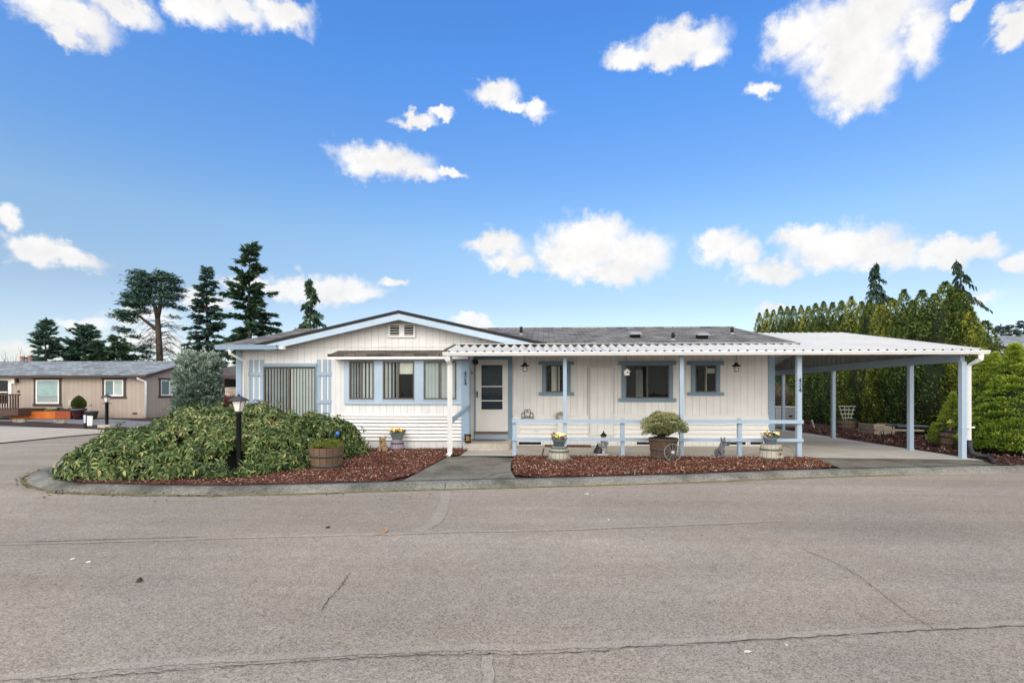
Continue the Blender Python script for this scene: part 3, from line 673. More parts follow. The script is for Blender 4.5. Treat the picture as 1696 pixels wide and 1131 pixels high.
# board shutters either side
def shutter(pxs, top, bars):
    Tt = MB(); zt = PZ(top, 480, YW); zb = .12
    for a, b in pxs: Tt.box(PX(a, YW), PX(b, YW), YW-.018, YW-.002, zb, zt)
    x0, x1 = PX(pxs[0][0], YW)-.01, PX(pxs[-1][1], YW)+.01
    for py in bars: z = PZ(py, 480, YW); Tt.box(x0, x1, YW-.036, YW-.0185, z-.05, z+.05)
    hb(Tt, 'shutter', M_bluelt if False else M_blue2)
M_blue2 = mat('shutter_blue_paint', (.285, .365, .445), .5, .06, 2, .04, 30, .08)
shutter([(413, 418.6), (422, 428), (431.2, 437.2)], 595.5, (619.5, 665)); shutter([(525, 531), (535, 541.2), (544.3, 550)], 595.5, (619.5, 665))
# ---------------------------------------------------------------- bay
bp = [(548, YW-.002), (571, 13.62), (628, 13.52), (694, 13.48), (764.7, 13.58)]
bpt = [Vector((PX(a, y), y, 0)) for a, y in bp]; bpt.append(Vector((XS-.06, 13.6, 0)))
zb1 = PZ(689.5, 690, 13.5); ztop = PZ(588.5, 690, 13.3)
b = MB()
for a, c in zip(bpt[:4], bpt[1:5]): b.quad((a.x, a.y, zb1), (c.x, c.y, zb1), (c.x, c.y, ztop), (a.x, a.y, ztop))
bay = hb(b, 'bay', M_white)
def lap(mb, T, u0, u1, z0, z1, n):
    h = (z1-z0)/n
    for i in range(n):
        za = z0+h*i; mb.T = T
        zl = za+.021; mb.add([(u0, -.042, zl), (u1, -.042, zl), (u1, -.010, za+h), (u0, -.010, za+h), (u0, -.003, zl), (u1, -.003, zl), (u0, -.003, za+h), (u1, -.003, za+h)], [(0, 1, 2, 3), (5, 1, 0, 4), (3, 2, 7, 6)])
    mb.T = Matrix()
b = MB(); zsk = PZ(730.5, 690, 13.5)
for a, c in zip(bpt[:4], bpt[1:5]):
    T = frame_at(a.x, a.y, c.x, c.y); L = (c-a).length; lap(b, T, 0, L, zsk, zb1, 7)
    b.T = T; b.box(0, L, -.045, 0, zb1, zb1+.035); b.T = Matrix()
hb(b, 'lap_siding', M_lap)
b = MB()
for a, c in zip(bpt[:4], bpt[1:5]): b.quad((a.x, a.y-.004, -.05), (c.x, c.y-.004, -.05), (c.x, c.y-.004, zsk), (a.x, a.y-.004, zsk))
hb(b, 'skirting', M_white)
# bay roof and fascia
b = MB(); yb = 13.28; zf = PZ(588.6, 640, yb); zf2 = PZ(582.5, 640, YW)
bx0, bx1 = PX(542.5, yb), PX(775, yb)
slab_(b, [(bx0, yb, zf), (bx1, yb, zf), (bx1, YW-.003, zf+.20), (bx0, YW-.003, zf+.20)], .03)
for i in range(40):
    u0 = bx0+(bx1-bx0)*i/40; b.box(u0, u0+(bx1-bx0)/40-.006, yb-.02, yb+.25, zf-.01+random.uniform(0, .012), zf+.022+random.uniform(0, .025))
hb(b, 'bay_roof', M_shingb)
b = MB(); zfb = PZ(594.8, 640, yb); b.box(bx0, bx1, yb+.004, yb+.03, zfb, zf-.012); b.box(bx0, bx1, yb+.03, YW-.004, zfb+.02, zfb+.03); hb(b, 'bay_fascia', M_trimw)
M_bay = mat('bay_blue_paint', (.36, .445, .53), .5, .06, 2, .04, 30, .08)
# bay windows: shared blue trim board below and above
facets = [(bpt[1], bpt[2], 578.7, 621), (bpt[2], bpt[3], 634.7, 687), (bpt[3], bpt[4], 702.6, 755.6)]
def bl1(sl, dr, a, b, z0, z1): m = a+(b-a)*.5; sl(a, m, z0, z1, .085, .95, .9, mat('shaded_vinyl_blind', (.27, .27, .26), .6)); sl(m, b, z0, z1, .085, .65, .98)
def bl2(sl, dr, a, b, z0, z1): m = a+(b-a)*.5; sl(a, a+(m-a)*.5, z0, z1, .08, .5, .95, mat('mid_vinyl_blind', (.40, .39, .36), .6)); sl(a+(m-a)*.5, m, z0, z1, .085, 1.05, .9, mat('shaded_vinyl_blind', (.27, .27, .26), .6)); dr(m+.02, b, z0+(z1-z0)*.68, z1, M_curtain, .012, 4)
def bl3(sl, dr, a, b, z0, z1): sl(a, b, z0, z1, .085, .25, .98, mat('closed_vinyl_blind', (.50, .52, .49), .6, .06, 3))
b = MB()
for (a, c, p0, p1), blf in zip(facets, (bl1, bl2, bl3)):
    T = frame_at(a.x, a.y, c.x, c.y); L = (c-a).length; Ym = (a.y+c.y)/2
    u0 = (PX(p0, Ym)-a.x)/(c.x-a.x)*L; u1 = (PX(p1, Ym)-a.x)/(c.x-a.x)*L
    z0, z1 = PZ(661.3, (p0+p1)/2, Ym), PZ(598.4, (p0+p1)/2, Ym)
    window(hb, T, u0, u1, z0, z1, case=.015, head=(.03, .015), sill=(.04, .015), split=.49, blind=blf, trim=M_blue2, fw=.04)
    b.T = T; b.box(-.004, L+.004, -.05, -.003, z0-.135, z0-.04); b.box(-.004, L+.004, -.035, -.003, z1+.03, ztop-.01)
    b.box(-.004, u0-.016, -.04, -.003, z0-.04, z1+.03); b.box(u1+.016, L+.004, -.04, -.003, z0-.04, z1+.03)
b.T = Matrix(); hb(b, 'bay_trim', M_bay)
b = MB(); b.box(bpt[0].x+.02, bpt[1].x-.02, 13.72, 13.73, ztop-.02, ztop); hb(b, 'bay_shadow_board', M_trimw)
# ---------------------------------------------------------------- main wall lower siding, skirting vents, hatch
zq = PZ(689, 1000, YM); zq0 = PZ(727, 1000, YM)
hx0, hx1 = PX(973.5, YM), PX(1016.5, YM); hz0, hz1 = PZ(721, 995, YM), PZ(605, 995, YM)
b = MB(); dx1 = PX(849, YM)
for u0, u1 in ((dx1, hx0), (hx1, PX(1272.5, YM))):
    lap(b, TM, u0, u1, zq0, zq, 5); b.box(u0, u1, YM-.03, YM-.002, zq, zq+.03)
hb(b, 'lap_siding', mat('shade_lifted_porch_lap', (.79, .775, .745), .55, .05, 1.5, .03, 30, .05))  # lap colour lifted likewise to offset the porch shade
b = MB(); b.box(hx0+.03, hx1-.03, YM-.022, YM-.002, hz0+.03, hz1-.08); hatch = hb(b, 'access_hatch', M_whitem)
b = MB(); b.box(hx0-.012, hx0, YM-.012, YM-.001, hz0, hz1-.075); b.box(hx1, hx1+.012, YM-.012, YM-.001, hz0, hz1-.075); b.box(hx0+.036, hx0+.05, YM-.026, YM-.0225, hz0+.04, hz1-.08); hb(b, 'painted_shadow_line', mat('shadow_line_grey', (.22, .20, .18), .8), hatch)  # solid grey strips painted to read as shadow lines round the hatch
b = MB(); b.box(hx0, hx0+.035, YM-.03, YM-.002, hz0, hz1); b.box(hx1-.035, hx1, YM-.03, YM-.002, hz0, hz1); b.box(hx0+.035, hx1-.035, YM-.03, YM-.002, hz0, hz0+.035); b.box(hx0-.01, hx1+.01, YM-.036, YM-.002, hz1-.075, hz1); hb(b, 'hatch_trim', M_lap, hatch)
for p0, p1 in ((858, 897.5), (1053, 1079), (1202, 1236), (1241, 1265)):
    x0, x1 = PX(p0, YM), PX(p1, YM); z0, z1 = PZ(737.2, p0, YM), PZ(730.2, p0, YM); v = MB()
    v.box(x0, x1, YM-.03, YM-.003, z1-.022, z1); v.box(x0, x1, YM-.03, YM-.003, z0, z0+.022); v.box(x0, x0+.022, YM-.03, YM-.003, z0+.022, z1-.022); v.box(x1-.022, x1, YM-.03, YM-.003, z0+.022, z1-.022)
    v = hb(v, 'skirting_vent', M_trimw); d = MB(); d.quad((x0+.02, YM-.006, z0+.02), (x1-.02, YM-.006, z0+.02), (x1-.02, YM-.006, z1-.02), (x0+.02, YM-.006, z1-.02)); hb(d, 'screen', M_dark, v)
# outlet boxes by the lap siding
b = MB(); b.box(PX(886, YM), PX(891, YM), YM-.05, YM-.01, PZ(714, 888, YM), PZ(709, 888, YM)); hb(b, 'outlet', M_trimw)
b = MB(); b.box(PX(857, YM), PX(862, YM), YM-.05, YM-.01, PZ(716, 860, YM), PZ(706, 860, YM)); hb(b, 'outlet', M_trimw)
# ---------------------------------------------------------------- entry door
dX0, dX1 = PX(788.5, YM), PX(841.5, YM); dz0, dz1 = PZ(714, 815, YM), PZ(596, 815, YM)
t = MB(); t.box(PX(785.5, YM), dX0, YM-.06, YM-.003, dz0, dz1); t.box(dX1, PX(848.6, YM), YM-.06, YM-.003, 0, dz1); t.box(PX(785.5, YM), PX(848.6, YM), YM-.065, YM-.003, dz1, dz1+.12)
hb(t, 'door_frame', trim_dark)
t = MB(); t.box(XS+.02, dX1, YM-.05, YM-.003, .12, PZ(717.5, 815, YM)); hb(t, 'door_riser', M_blue2)
t = MB(); t.box(XS+.02, dX1, YM-.11, YM-.003, PZ(717.3, 815, YM), dz0); hb(t, 'threshold', mat('worn_brown_threshold', (.16, .09, .05), .6))
gx0, gx1 = PX(797.5, YM), PX(832.5, YM); gz0, gz1 = PZ(678, 815, YM), PZ(604.8, 815, YM)
d = MB(); d.box(dX0, gx0, YM-.05, YM-.003, dz0, dz1); d.box(gx1, dX1, YM-.05, YM-.003, dz0, dz1); d.box(gx0, gx1, YM-.05, YM-.003, dz0, gz0); d.box(gx0, gx1, YM-.05, YM-.003, gz1, dz1)
door = hb(d, 'storm_door', M_trimw)
d = MB(); 
for a, b_ in ((gx0-.03, gx0), (gx1, gx1+.03)): d.box(a, b_, YM-.062, YM-.051, gz0-.03, gz1+.03)
for z in (gz0-.03, gz1): d.box(gx0, gx1, YM-.062, YM-.051, z, z+.03)
for py in (640, 663.5): z = PZ(py, 815, YM); d.box(gx0, gx1, YM-.05, YM-.015, z-.016, z+.016)
hb(d, 'glazing_bar', M_trimw, door)
d = MB(); d.quad((gx0, YM-.005, gz0), (gx1, YM-.005, gz0), (gx1, YM-.005, gz1), (gx0, YM-.005, gz1)); hb(d, 'inner_door', mat('navy_dark', (.018, .03, .045), .5), door)
d = MB(); d.quad((gx0, YM-.02, gz0), (gx1, YM-.02, gz0), (gx1, YM-.02, gz1), (gx0, YM-.02, gz1)); hb(d, 'pane', M_glass, door)
d = MB(); hx = PX(790.6, YM); d.box(hx-.015, hx+.02, YM-.085, YM-.051, PZ(658, 791, YM), PZ(648, 791, YM)); hb(d, 'handle', M_iron, door)
# wall lamp, bell and panel on the side wall
def onside(y, z): return (XS, y, z)
l = MB(); yl = 14.0; zl = PZ(598, 781, yl); l.lathe([(.02, -.10), (.075, -.09), (.085, -.01), (.05, .05), (.02, .07)], (XS+.12, yl, zl), 10); l.box(XS+.005, XS+.1, yl-.02, yl+.02, zl, zl+.03); hb(l, 'wall_lamp', M_iron)
l = MB(); l.box(XS+.004, XS+.025, 14.02, 14.07, PZ(620, 781, yl), PZ(615, 781, yl)); hb(l, 'doorbell', M_iron)
# house number: hand-cut serif digits, one above the other
def digit(ch, x, y, z, h, parent, B, m):
    mb = MB(Matrix.Translation((x, y, z)) @ Matrix.Diagonal((h, 1, h, 1)))
    def st(a, b, w):
        a = Vector((a[0], 0, a[1])); b = Vector((b[0], 0, b[1])); d = (b-a).normalized(); n_ = Vector((-d.z, 0, d.x))*w/2
        pr = [a+n_, a-n_, b-n_, b+n_]; mb.loft([(p.x, -.012, p.z) for p in pr], [(p.x, -.001, p.z) for p in pr])
    if ch == '4':
        st((.46, 1), (.0, .33), .09); st((-.03, .29), (.72, .29), .10); st((.48, 1), (.48, 0), .16); st((.28, .03), (.70, .03), .07)
    else:
        pts = [(.06, .74)]+[(.33+.27*math.cos(a), .72+.26*math.sin(a)) for a in [PI*.95-i*PI*1.15/8 for i in range(9)]]+[(.45, .45), (.2, .22), (.04, .05)]
        for a, b in zip(pts, pts[1:]): st(a, b, .12)
        st((.02, .05), (.62, .05), .13); st((.62, .02), (.66, .2), .06)
    return B(mb, 'house_digit', m, parent)
def number(px, tops, h, Y, B, m, x=None):
    for ch, py in zip('424', tops): digit(ch, PX(px, Y), Y, PZ(py, px, Y)-h, h, None, B, m)
M_digit = mat('dark_blue_numeral', (.012, .022, .04), .5)
number(768.2, (614.8, 622.8, 630.8), .115, YB-.037, hb, M_digit)
# roof vents and pipes
def on_roof(px, py):
    lo_, hi_ = EAVE_Y, RIDGE_Y
    for _ in range(40):
        m_ = (lo_+hi_)/2
        if P(px, py, m_).z > zmain(m_): lo_ = m_
        else: hi_ = m_
    return P(px, py, (lo_+hi_)/2)
def pipe(px, pyb, h, m=M_black):
    q = on_roof(px, pyb); b = MB(); b.lathe([(.05, -.05), (.05, h-.01), (.045, h)], q, 10); o = hb(b, 'vent_pipe', m, None, True)
    b = MB(); b.lathe([(.13, -.035), (.07, .0), (.055, .03)], q, 12); hb(b, 'flashing', mat('lead_flashing', (.30, .30, .31), .5), o)
pipe(863.3, 553.5, .24); pipe(1114.7, 562.5, .2); pipe(1212.5, 552.8, .19)
def boxvent(px, py):
    q = on_roof(px, py); b = MB(Matrix.Translation(q) @ Matrix.Rotation(math.atan((ZR_-ZE_)/(RIDGE_Y-EAVE_Y)), 4, 'X'))
    b.box(-.13, .13, -.11, .2, -.02, .11); o = hb(b, 'roof_vent', M_iron)
    b = MB(b.T); b.loft([(-.19, -.19, .11), (.19, -.19, .11), (.19, .26, .11), (-.19, .26, .11)], [(-.14, -.12, .165), (.14, -.12, .165), (.14, .22, .165), (-.14, .22, .165)]); hb(b, 'vent_cap', mat('grey_vent_cap', (.24, .235, .225), .5), o)
boxvent(1052, 559); boxvent(1163, 560.5)
# ------------------------------------------------------------------ carport and porch roof
car = empty('carport', (XC, YP, 0), 'white ribbed metal porch and carport roof with gutter on powder blue posts', 'carport')
cb = under(car)
SL = .19; ZP0 = PZ(578.4, 1100, YGF)      # rib top at the gutter
zcp = lambda y: ZP0+SL*(y-YGF)
XP0 = PX(736, YGF); XP1 = XRR+.35; XCR = PX(1633, YGF)
PIT = .216; RH = .075
def ribs(mb, x0, x1, y0, y1, sl, z0, flat=.04):
    n = int(round((x1-x0)/PIT)); pts = []
    for i in range(n):
        u = x0+(x1-x0)*i/n; p = (x1-x0)/n; k = i % 2
        pts += [(u, -RH), (u+flat*.5, -RH), (u+p*.5-.012, 0), (u+p*.5+.012, 0), (u+p-flat*.5, -RH)]
    pts.append((x1, -RH)); m_ = len(pts)
    vs = [(x, y0, z0+d) for x, d in pts]+[(x, y1, z0+sl*(y1-y0)+d) for x, d in pts]
    vs += [(x, y, z-.012) for x, y, z in vs]
    fs = []
    for i in range(m_-1):
        fs += [(i, i+1, m_+i+1, m_+i), (2*m_+i+1, 2*m_+i, 3*m_+i, 3*m_+i+1), (i, 2*m_+i, 2*m_+i+1, i+1), (m_+i+1, 3*m_+i+1, 3*m_+i, m_+i)]
    mb.add(vs, fs)
YPB = 13.45; YCR = P(1404, 549, 17.5).y
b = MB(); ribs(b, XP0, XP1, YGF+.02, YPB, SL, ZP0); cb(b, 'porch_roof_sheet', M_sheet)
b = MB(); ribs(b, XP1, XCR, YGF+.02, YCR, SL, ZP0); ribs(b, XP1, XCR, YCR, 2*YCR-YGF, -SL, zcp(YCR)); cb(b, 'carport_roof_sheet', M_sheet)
b = MB(); b.box(XP0+.05, XP1-.3, YPB-.03, YPB+.05, zcp(YPB)-.001, zcp(YPB)+.014); cb(b, 'flashing_strip', M_metalw)
b = MB(); b.box(XP0+.05, XP1-.3, YPB-.02, YPB-.006, zcp(YPB)-RH-.05, zcp(YPB)-.004); cb(b, 'gap_shade_strip', M_dark)  # dark strip paints the shade in the valleys under the flashing
b = MB(); n_ = int(round((XP1-XP0)/PIT))+int(round((XCR-XP1)/PIT))
def zz_strip(b, x0, x1):
    n = int(round((x1-x0)/PIT)); p = (x1-x0)/n; vs = []
    for i in range(n):
        u = x0+p*i
        for a, d in ((0, -RH), (.02, -RH), (p*.5-.012, 0), (p*.5+.012, 0), (p-.021, -RH)): vs += [(u+a, YGF+.05, ZP0+d-.008), (u+a, YGF+.05, ZP0-RH-.06)]
    b.add(vs, [(2*i, 2*i+1, 2*i+3, 2*i+2) for i in range(len(vs)//2-1)])
zz_strip(b, XP0, XP1); zz_strip(b, XP1, XCR); cb(b, 'gap_shade_strip', M_dark)  # dark zigzag paints the shade seen through the rib openings
b = MB(); zgt, zgb = PZ(582.3, 1000, YGF-.1), PZ(588.4, 1000, YGF-.1); gutter(b, XP0-.03, XCR+.02, YGF-.1, zgt, zgb, .115); cb(b, 'gutter', M_trimw)
# left rake of the porch roof: dark gap + slim white cap
b = MB(); b.loft([(XP0-.02, YGF, ZP0+.012), (XP0+.03, YGF, ZP0+.012), (XP0+.03, YGF, ZP0-.02), (XP0-.02, YGF, ZP0-.02)], [(XP0-.02, YPB, zcp(YPB)+.012), (XP0+.03, YPB, zcp(YPB)+.012), (XP0+.03, YPB, zcp(YPB)-.02), (XP0-.02, YPB, zcp(YPB)-.02)]); cb(b, 'rake_cap', mat('brown_rake_edge', (.10, .075, .06), .6))
# posts
M_post = mat('post_blue_paint', (.305, .385, .465), .5, .06, 2, .04, 30, .08)
PW = .046
def post(px, y, ztop, zb=0.0, name='post', wd=PW, x=None):
    x = PX(px, y) if x is None else x; b = MB()
    b.box(x-wd, x+wd, y-wd, y+wd, zb+.05, ztop); b.box(x-wd-.004, x+wd+.004, y-wd-.004, y+wd+.004, zb-.02, zb+.05)
    return cb(b, name, M_post)
zb_beam = PZ(588.3, 1000, YP)
post(745.5, 12.38, zb_beam+.05, -.01); post(935.6, YP, zb_beam+.05); post(1128.5, YP, zb_beam+.05); post(1322.7, YP, zb_beam+.05, 0, 'post', .054)
b = MB(); b.box(XP0+.06, XC, YP-.04, YP+.04, zb_beam+.05, zcp(YP)-RH-.015); cb(b, 'porch_beam', M_post)
# right-hand beam, posts and gable infill
ZB0 = HC+.735; ZB1 = HC+.735+.21
b = MB(); b.box(XC-.05, XC+.05, YP-.1, 22.9, ZB0, ZB1); cb(b, 'side_beam', M_post)
for y in (12.2, 13.87, 17.45, 21.0): post(0, y, ZB0, 0, 'post', .054, XC)
b = MB(); k = 0; y = YGF+.15; vs = []
while y < 2*YCR-YGF-.1:
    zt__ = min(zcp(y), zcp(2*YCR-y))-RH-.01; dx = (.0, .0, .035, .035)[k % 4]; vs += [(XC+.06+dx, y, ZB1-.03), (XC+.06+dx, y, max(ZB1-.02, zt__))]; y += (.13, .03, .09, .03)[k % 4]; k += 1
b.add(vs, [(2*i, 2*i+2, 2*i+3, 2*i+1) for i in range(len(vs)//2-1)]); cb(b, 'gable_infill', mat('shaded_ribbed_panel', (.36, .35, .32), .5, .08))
# purlins under the carport
b = MB()
for y in (14.2, 16.0): b = MB(); b.box(XE+.3, XC, y-.03, y+.03, zcp(y)-RH-.16, zcp(y)-RH-.02); cb(b, 'purlin', mat('dark_steel_purlin', (.05, .055, .06), .6))
b = MB(); b.box(XE+.25, XE+1.5, 18.0, 18.05, ZB1+.35, ZB1+.43); cb(b, 'purlin', mat('dark_steel_purlin', (.05, .055, .06), .6))
# downspouts
xd = PX(744, YP-.1); b = MB(); zz = zgb
b.tube([(xd-.0, YGF-.03, zz), (xd-.0, YGF-.03, zz-.09), (xd+.02, YP-.12, zz-.20), (xd+.02, YP-.12, .07), (xd-.02, YP-.22, .0)], .062, 4); o = cb(b, 'downspout', M_trimw)
xd = PX(1605, YP); b = MB()
b.tube([(xd+.0, YGF-.03, zz), (xd+.0, YGF-.03, zz-.10), (xd-.06, YP-.06, zz-.24), (xd-.06, YP-.06, .40)], .068, 4); dsp = cb(b, 'downspout', M_trimw)
b = MB(); b.box(xd-.26, xd+.03, YP-.13, YP-.115, .72, .75); cb(b, 'strap', M_trimw, dsp)
b = MB(); q = G(1645, 765, .03); b.tube([(xd-.06, YP-.06, .43), (xd-.055, YP-.07, .25), (xd-.03, YP-.10, .14), (xd+.06, YP-.17, .075), (xd+.25, YP-.28, .05), (q.x, q.y, .03)], [.07, .068, .062, .058, .052, .04], 10); cb(b, 'drain_extension', mat('black_corrugated_pipe', (.018, .02, .025), .5), dsp, True)
number(1322.9, (626.2, 634.2, 642.2), .092, YP-.056, cb, mat('black_numeral', (.012, .013, .016), .5))
# railing along the porch edge
rail = empty('porch_railing', (PX(1085, YP), YP, 0), 'low powder blue two-rail wooden railing along the porch edge behind the barrels', 'railing')
rb = under(rail)
rx0, rx1 = PX(848.5, YP), PX(1327.5, YP)
for pz0, pz1, nm in ((700.5, 694.6, 'rail'), (730, 724.8, 'rail')):
    b = MB(); b.box(rx0, rx1, YP-.055-.045, YP-.055, PZ(pz0, 1085, YP), PZ(pz1, 1085, YP)); rb(b, nm, M_post)
for px in (852, 1031, 1224.5):
    b = MB(); x = PX(px, YP); zt__ = PZ(694.6, px, YP)+.01; b.box(x-.046, x+.046, YP-.05, YP+.042, .05, zt__); b.box(x-.05, x+.05, YP-.054, YP+.046, -.02, .05)
    b.loft([(x-.046, YP-.05, zt__), (x+.046, YP-.05, zt__), (x+.046, YP+.042, zt__), (x-.046, YP+.042, zt__)], [(x-.01, YP-.01, zt__+.025), (x+.01, YP-.01, zt__+.025), (x+.01, YP+.01, zt__+.025), (x-.01, YP+.01, zt__+.025)]); rb(b, 'railing_post', M_post)
hr = empty('handrail', (PX(748, 12.4), 12.4, .9), 'short sloping blue handrail between the white downspout and the blue post beside the front door', 'handrail')
b = MB(); a = P(748, 697, 12.4); c = P(776, 673.5, YB-.04); dv = (c-a).normalized(); up = Vector((0, 0, .055)); sd_ = Vector((.03, 0, 0))
b.loft([a-sd_-up, a+sd_-up, a+sd_+up, a-sd_+up], [c-sd_-up, c+sd_-up, c+sd_+up, c-sd_+up]); under(hr)(b, 'rail', M_blue)
# ------------------------------------------------------------------ entry step and mat
xa, xb = PX(765, 13.4), PX(847.5, 14.2); stp = MB(); cx_ = (xa+xb)/2
prf = [(xb, YM-.06), (XS+.022, YM-.06), (XS+.022, 13.505)]+[(cx_+(xb-xa)/2*math.cos(t_), 13.505-.27*math.sin(t_)) for t_ in [PI*(1-i/14) for i in range(15)]]
stp.loft([(x, y, -.02) for x, y in reversed(prf)], [(x, y, .19) for x, y in reversed(prf)]); o = stp.build('entry_step', M_slab); tag(o, 'rounded concrete step in front of the white front door', 'step')
b = MB(); b.add([(cx_+.62*math.cos(t_)*.8, 14.3-.62*math.sin(t_)*.8, .195+z) for z in (0, .012) for t_ in [PI*i/12 for i in range(13)]], [tuple(range(13)), tuple(range(25, 12, -1))]+[(i, i+1, 14+i, 13+i) for i in range(12)])
tag(b.build('doormat', mat('patterned_grey_mat', (.17, .13, .15), .95, .35, 25, .3, 60)), 'half-round dark doormat on the concrete front step', 'doormat')
# ------------------------------------------------------------------ vegetation
M_bark = mat('bark', (.12, .085, .06), .9, .3, 3, .2, 25, .4, streak=(6, 6, .8))
M_barkd = mat('dark_bark', (.06, .05, .04), .9, .3, 3, .2, 25, .4)
M_core = mat('foliage_core', (.022, .030, .012), .95, .3)
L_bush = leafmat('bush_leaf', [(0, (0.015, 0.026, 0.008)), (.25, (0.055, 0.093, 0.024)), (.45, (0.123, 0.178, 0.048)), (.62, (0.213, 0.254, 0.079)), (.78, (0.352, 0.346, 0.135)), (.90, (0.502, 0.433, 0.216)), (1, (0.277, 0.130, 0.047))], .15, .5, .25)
# the big glossy shrub: sum of overlapping mounds
MO = [(-6.85, 10.75, 2.0, 1.75, 1.17), (-5.7, 11.75, 1.08, 1.15, .93), (-5.3, 12.25, .78, .75, .86), (-8.0, 9.95, 1.3, 1.15, .78), (-6.5, 9.75, 1.2, .95, .72), (-8.3, 9.35, .95, .72, .50), (-7.3, 9.3, 1.0, .66, .54), (-5.75, 10.75, .85, .8, .60), (-8.8, 9.75, .72, .7, .44)]
def H(x, y):
    h = np.zeros_like(x)
    for cx, cy, rx, ry, hh in MO:
        q = 1-((x-cx)/rx)**2-((y-cy)/ry)**2
        h = np.maximum(h, hh*np.clip(q, 0, 1)**.42)
    h = h*(1+.10*np.sin(x*3.1+1)*np.sin(y*3.7)+.06*np.sin(x*7.3)*np.sin(y*6.1+2))
    return h
nn = 150000
x = rng.uniform(-9.8, -3.8, nn); y = rng.uniform(8.6, 13.2, nn); e = .04
h = H(x, y); gx = (H(x+e, y)-H(x-e, y))/(2*e); gy = (H(x, y+e)-H(x, y-e))/(2*e)
area = np.sqrt(1+np.minimum(gx**2+gy**2, 60)); keep = (h > .05) & (rng.uniform(0, 8, nn) < area)
x, y, h, gx, gy = [a[keep][:7600] for a in (x, y, h, gx, gy)]
LPX, LPY = PX(395.5, 9.25), 9.25
kk_ = ~((np.abs(x-LPX) < .15) & (y < LPY+.1) & (h > .22)); x, y, h, gx, gy = [a[kk_] for a in (x, y, h, gx, gy)]
n0 = unit(np.stack([-gx, -gy, np.ones_like(gx)], 1))
frac = np.where(np.hypot(gx, gy) > 1.2, rng.uniform(.12, 1.0, len(x)), 1.0)
pw = np.stack([x, y, h*frac+rng.uniform(-.07, .05, len(x))], 1)+n0*rng.normal(-.01, .075, (len(x), 1))
PL, DL, NL, LL, WL, TL = [], [], [], [], [], []
T1 = unit(np.cross(n0, np.array([0.3, .2, 1.0])+rng.normal(0, .3, n0.shape))); T2 = np.cross(n0, T1)
wt = rng.normal(0, .10, len(x))
for k in range(7):
    a = 2*PI*k/7+rng.uniform(0, .7, len(x)); ca = np.cos(a)[:, None]; sa = np.sin(a)[:, None]
    d = T1*ca+T2*sa+n0*rng.uniform(-.05, .5, (len(x), 1)); d[:, 2] -= rng.uniform(.15, .75, len(x)); d = unit(d)
    l = rng.uniform(.07, .135, len(x)); up = n0*.8+np.array([0, 0, .6])+rng.normal(0, .25, n0.shape)
    PL.append(pw+d*.012); DL.append(d); NL.append(up); LL.append(l); WL.append(l*rng.uniform(.28, .38, len(x)))
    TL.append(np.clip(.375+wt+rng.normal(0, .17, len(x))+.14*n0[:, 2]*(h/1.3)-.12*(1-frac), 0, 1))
bush = empty('shrub', (-6.5, 10.7, 0), 'large spreading mound of glossy drooping green leaves around the black lamp post', 'shrub')
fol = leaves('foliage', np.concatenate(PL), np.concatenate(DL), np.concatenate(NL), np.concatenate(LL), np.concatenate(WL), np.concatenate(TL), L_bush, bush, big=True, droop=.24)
fol.matrix_parent_inverse = Matrix.Translation((6.5, -10.7, 0))
gn = 60; xs = np.linspace(-9.7, -3.8, gn); ys = np.linspace(8.5, 13.3, gn); X_, Y_ = np.meshgrid(xs, ys); Z_ = H(X_, Y_)*.82-.13; Z_ = np.where((np.abs(X_-LPX) < .2) & (Y_ < LPY+.15), np.minimum(Z_, .1), Z_)
cm = MB(); cm.v = [(float(a), float(b), float(c)) for a, b, c in zip(X_.ravel(), Y_.ravel(), Z_.ravel())]
cm.f = [(i*gn+j, i*gn+j+1, (i+1)*gn+j+1, (i+1)*gn+j) for i in range(gn-1) for j in range(gn-1) if max(Z_[i, j], Z_[i+1, j], Z_[i, j+1], Z_[i+1, j+1]) > -.05]
o = cm.build('shade_core', mat('shade_core_dark', (.008, .010, .006), .95), bush, True); o.matrix_parent_inverse = Matrix.Translation((6.5, -10.7, 0))  # near-black sheet under the leaves paints in the dark gaps
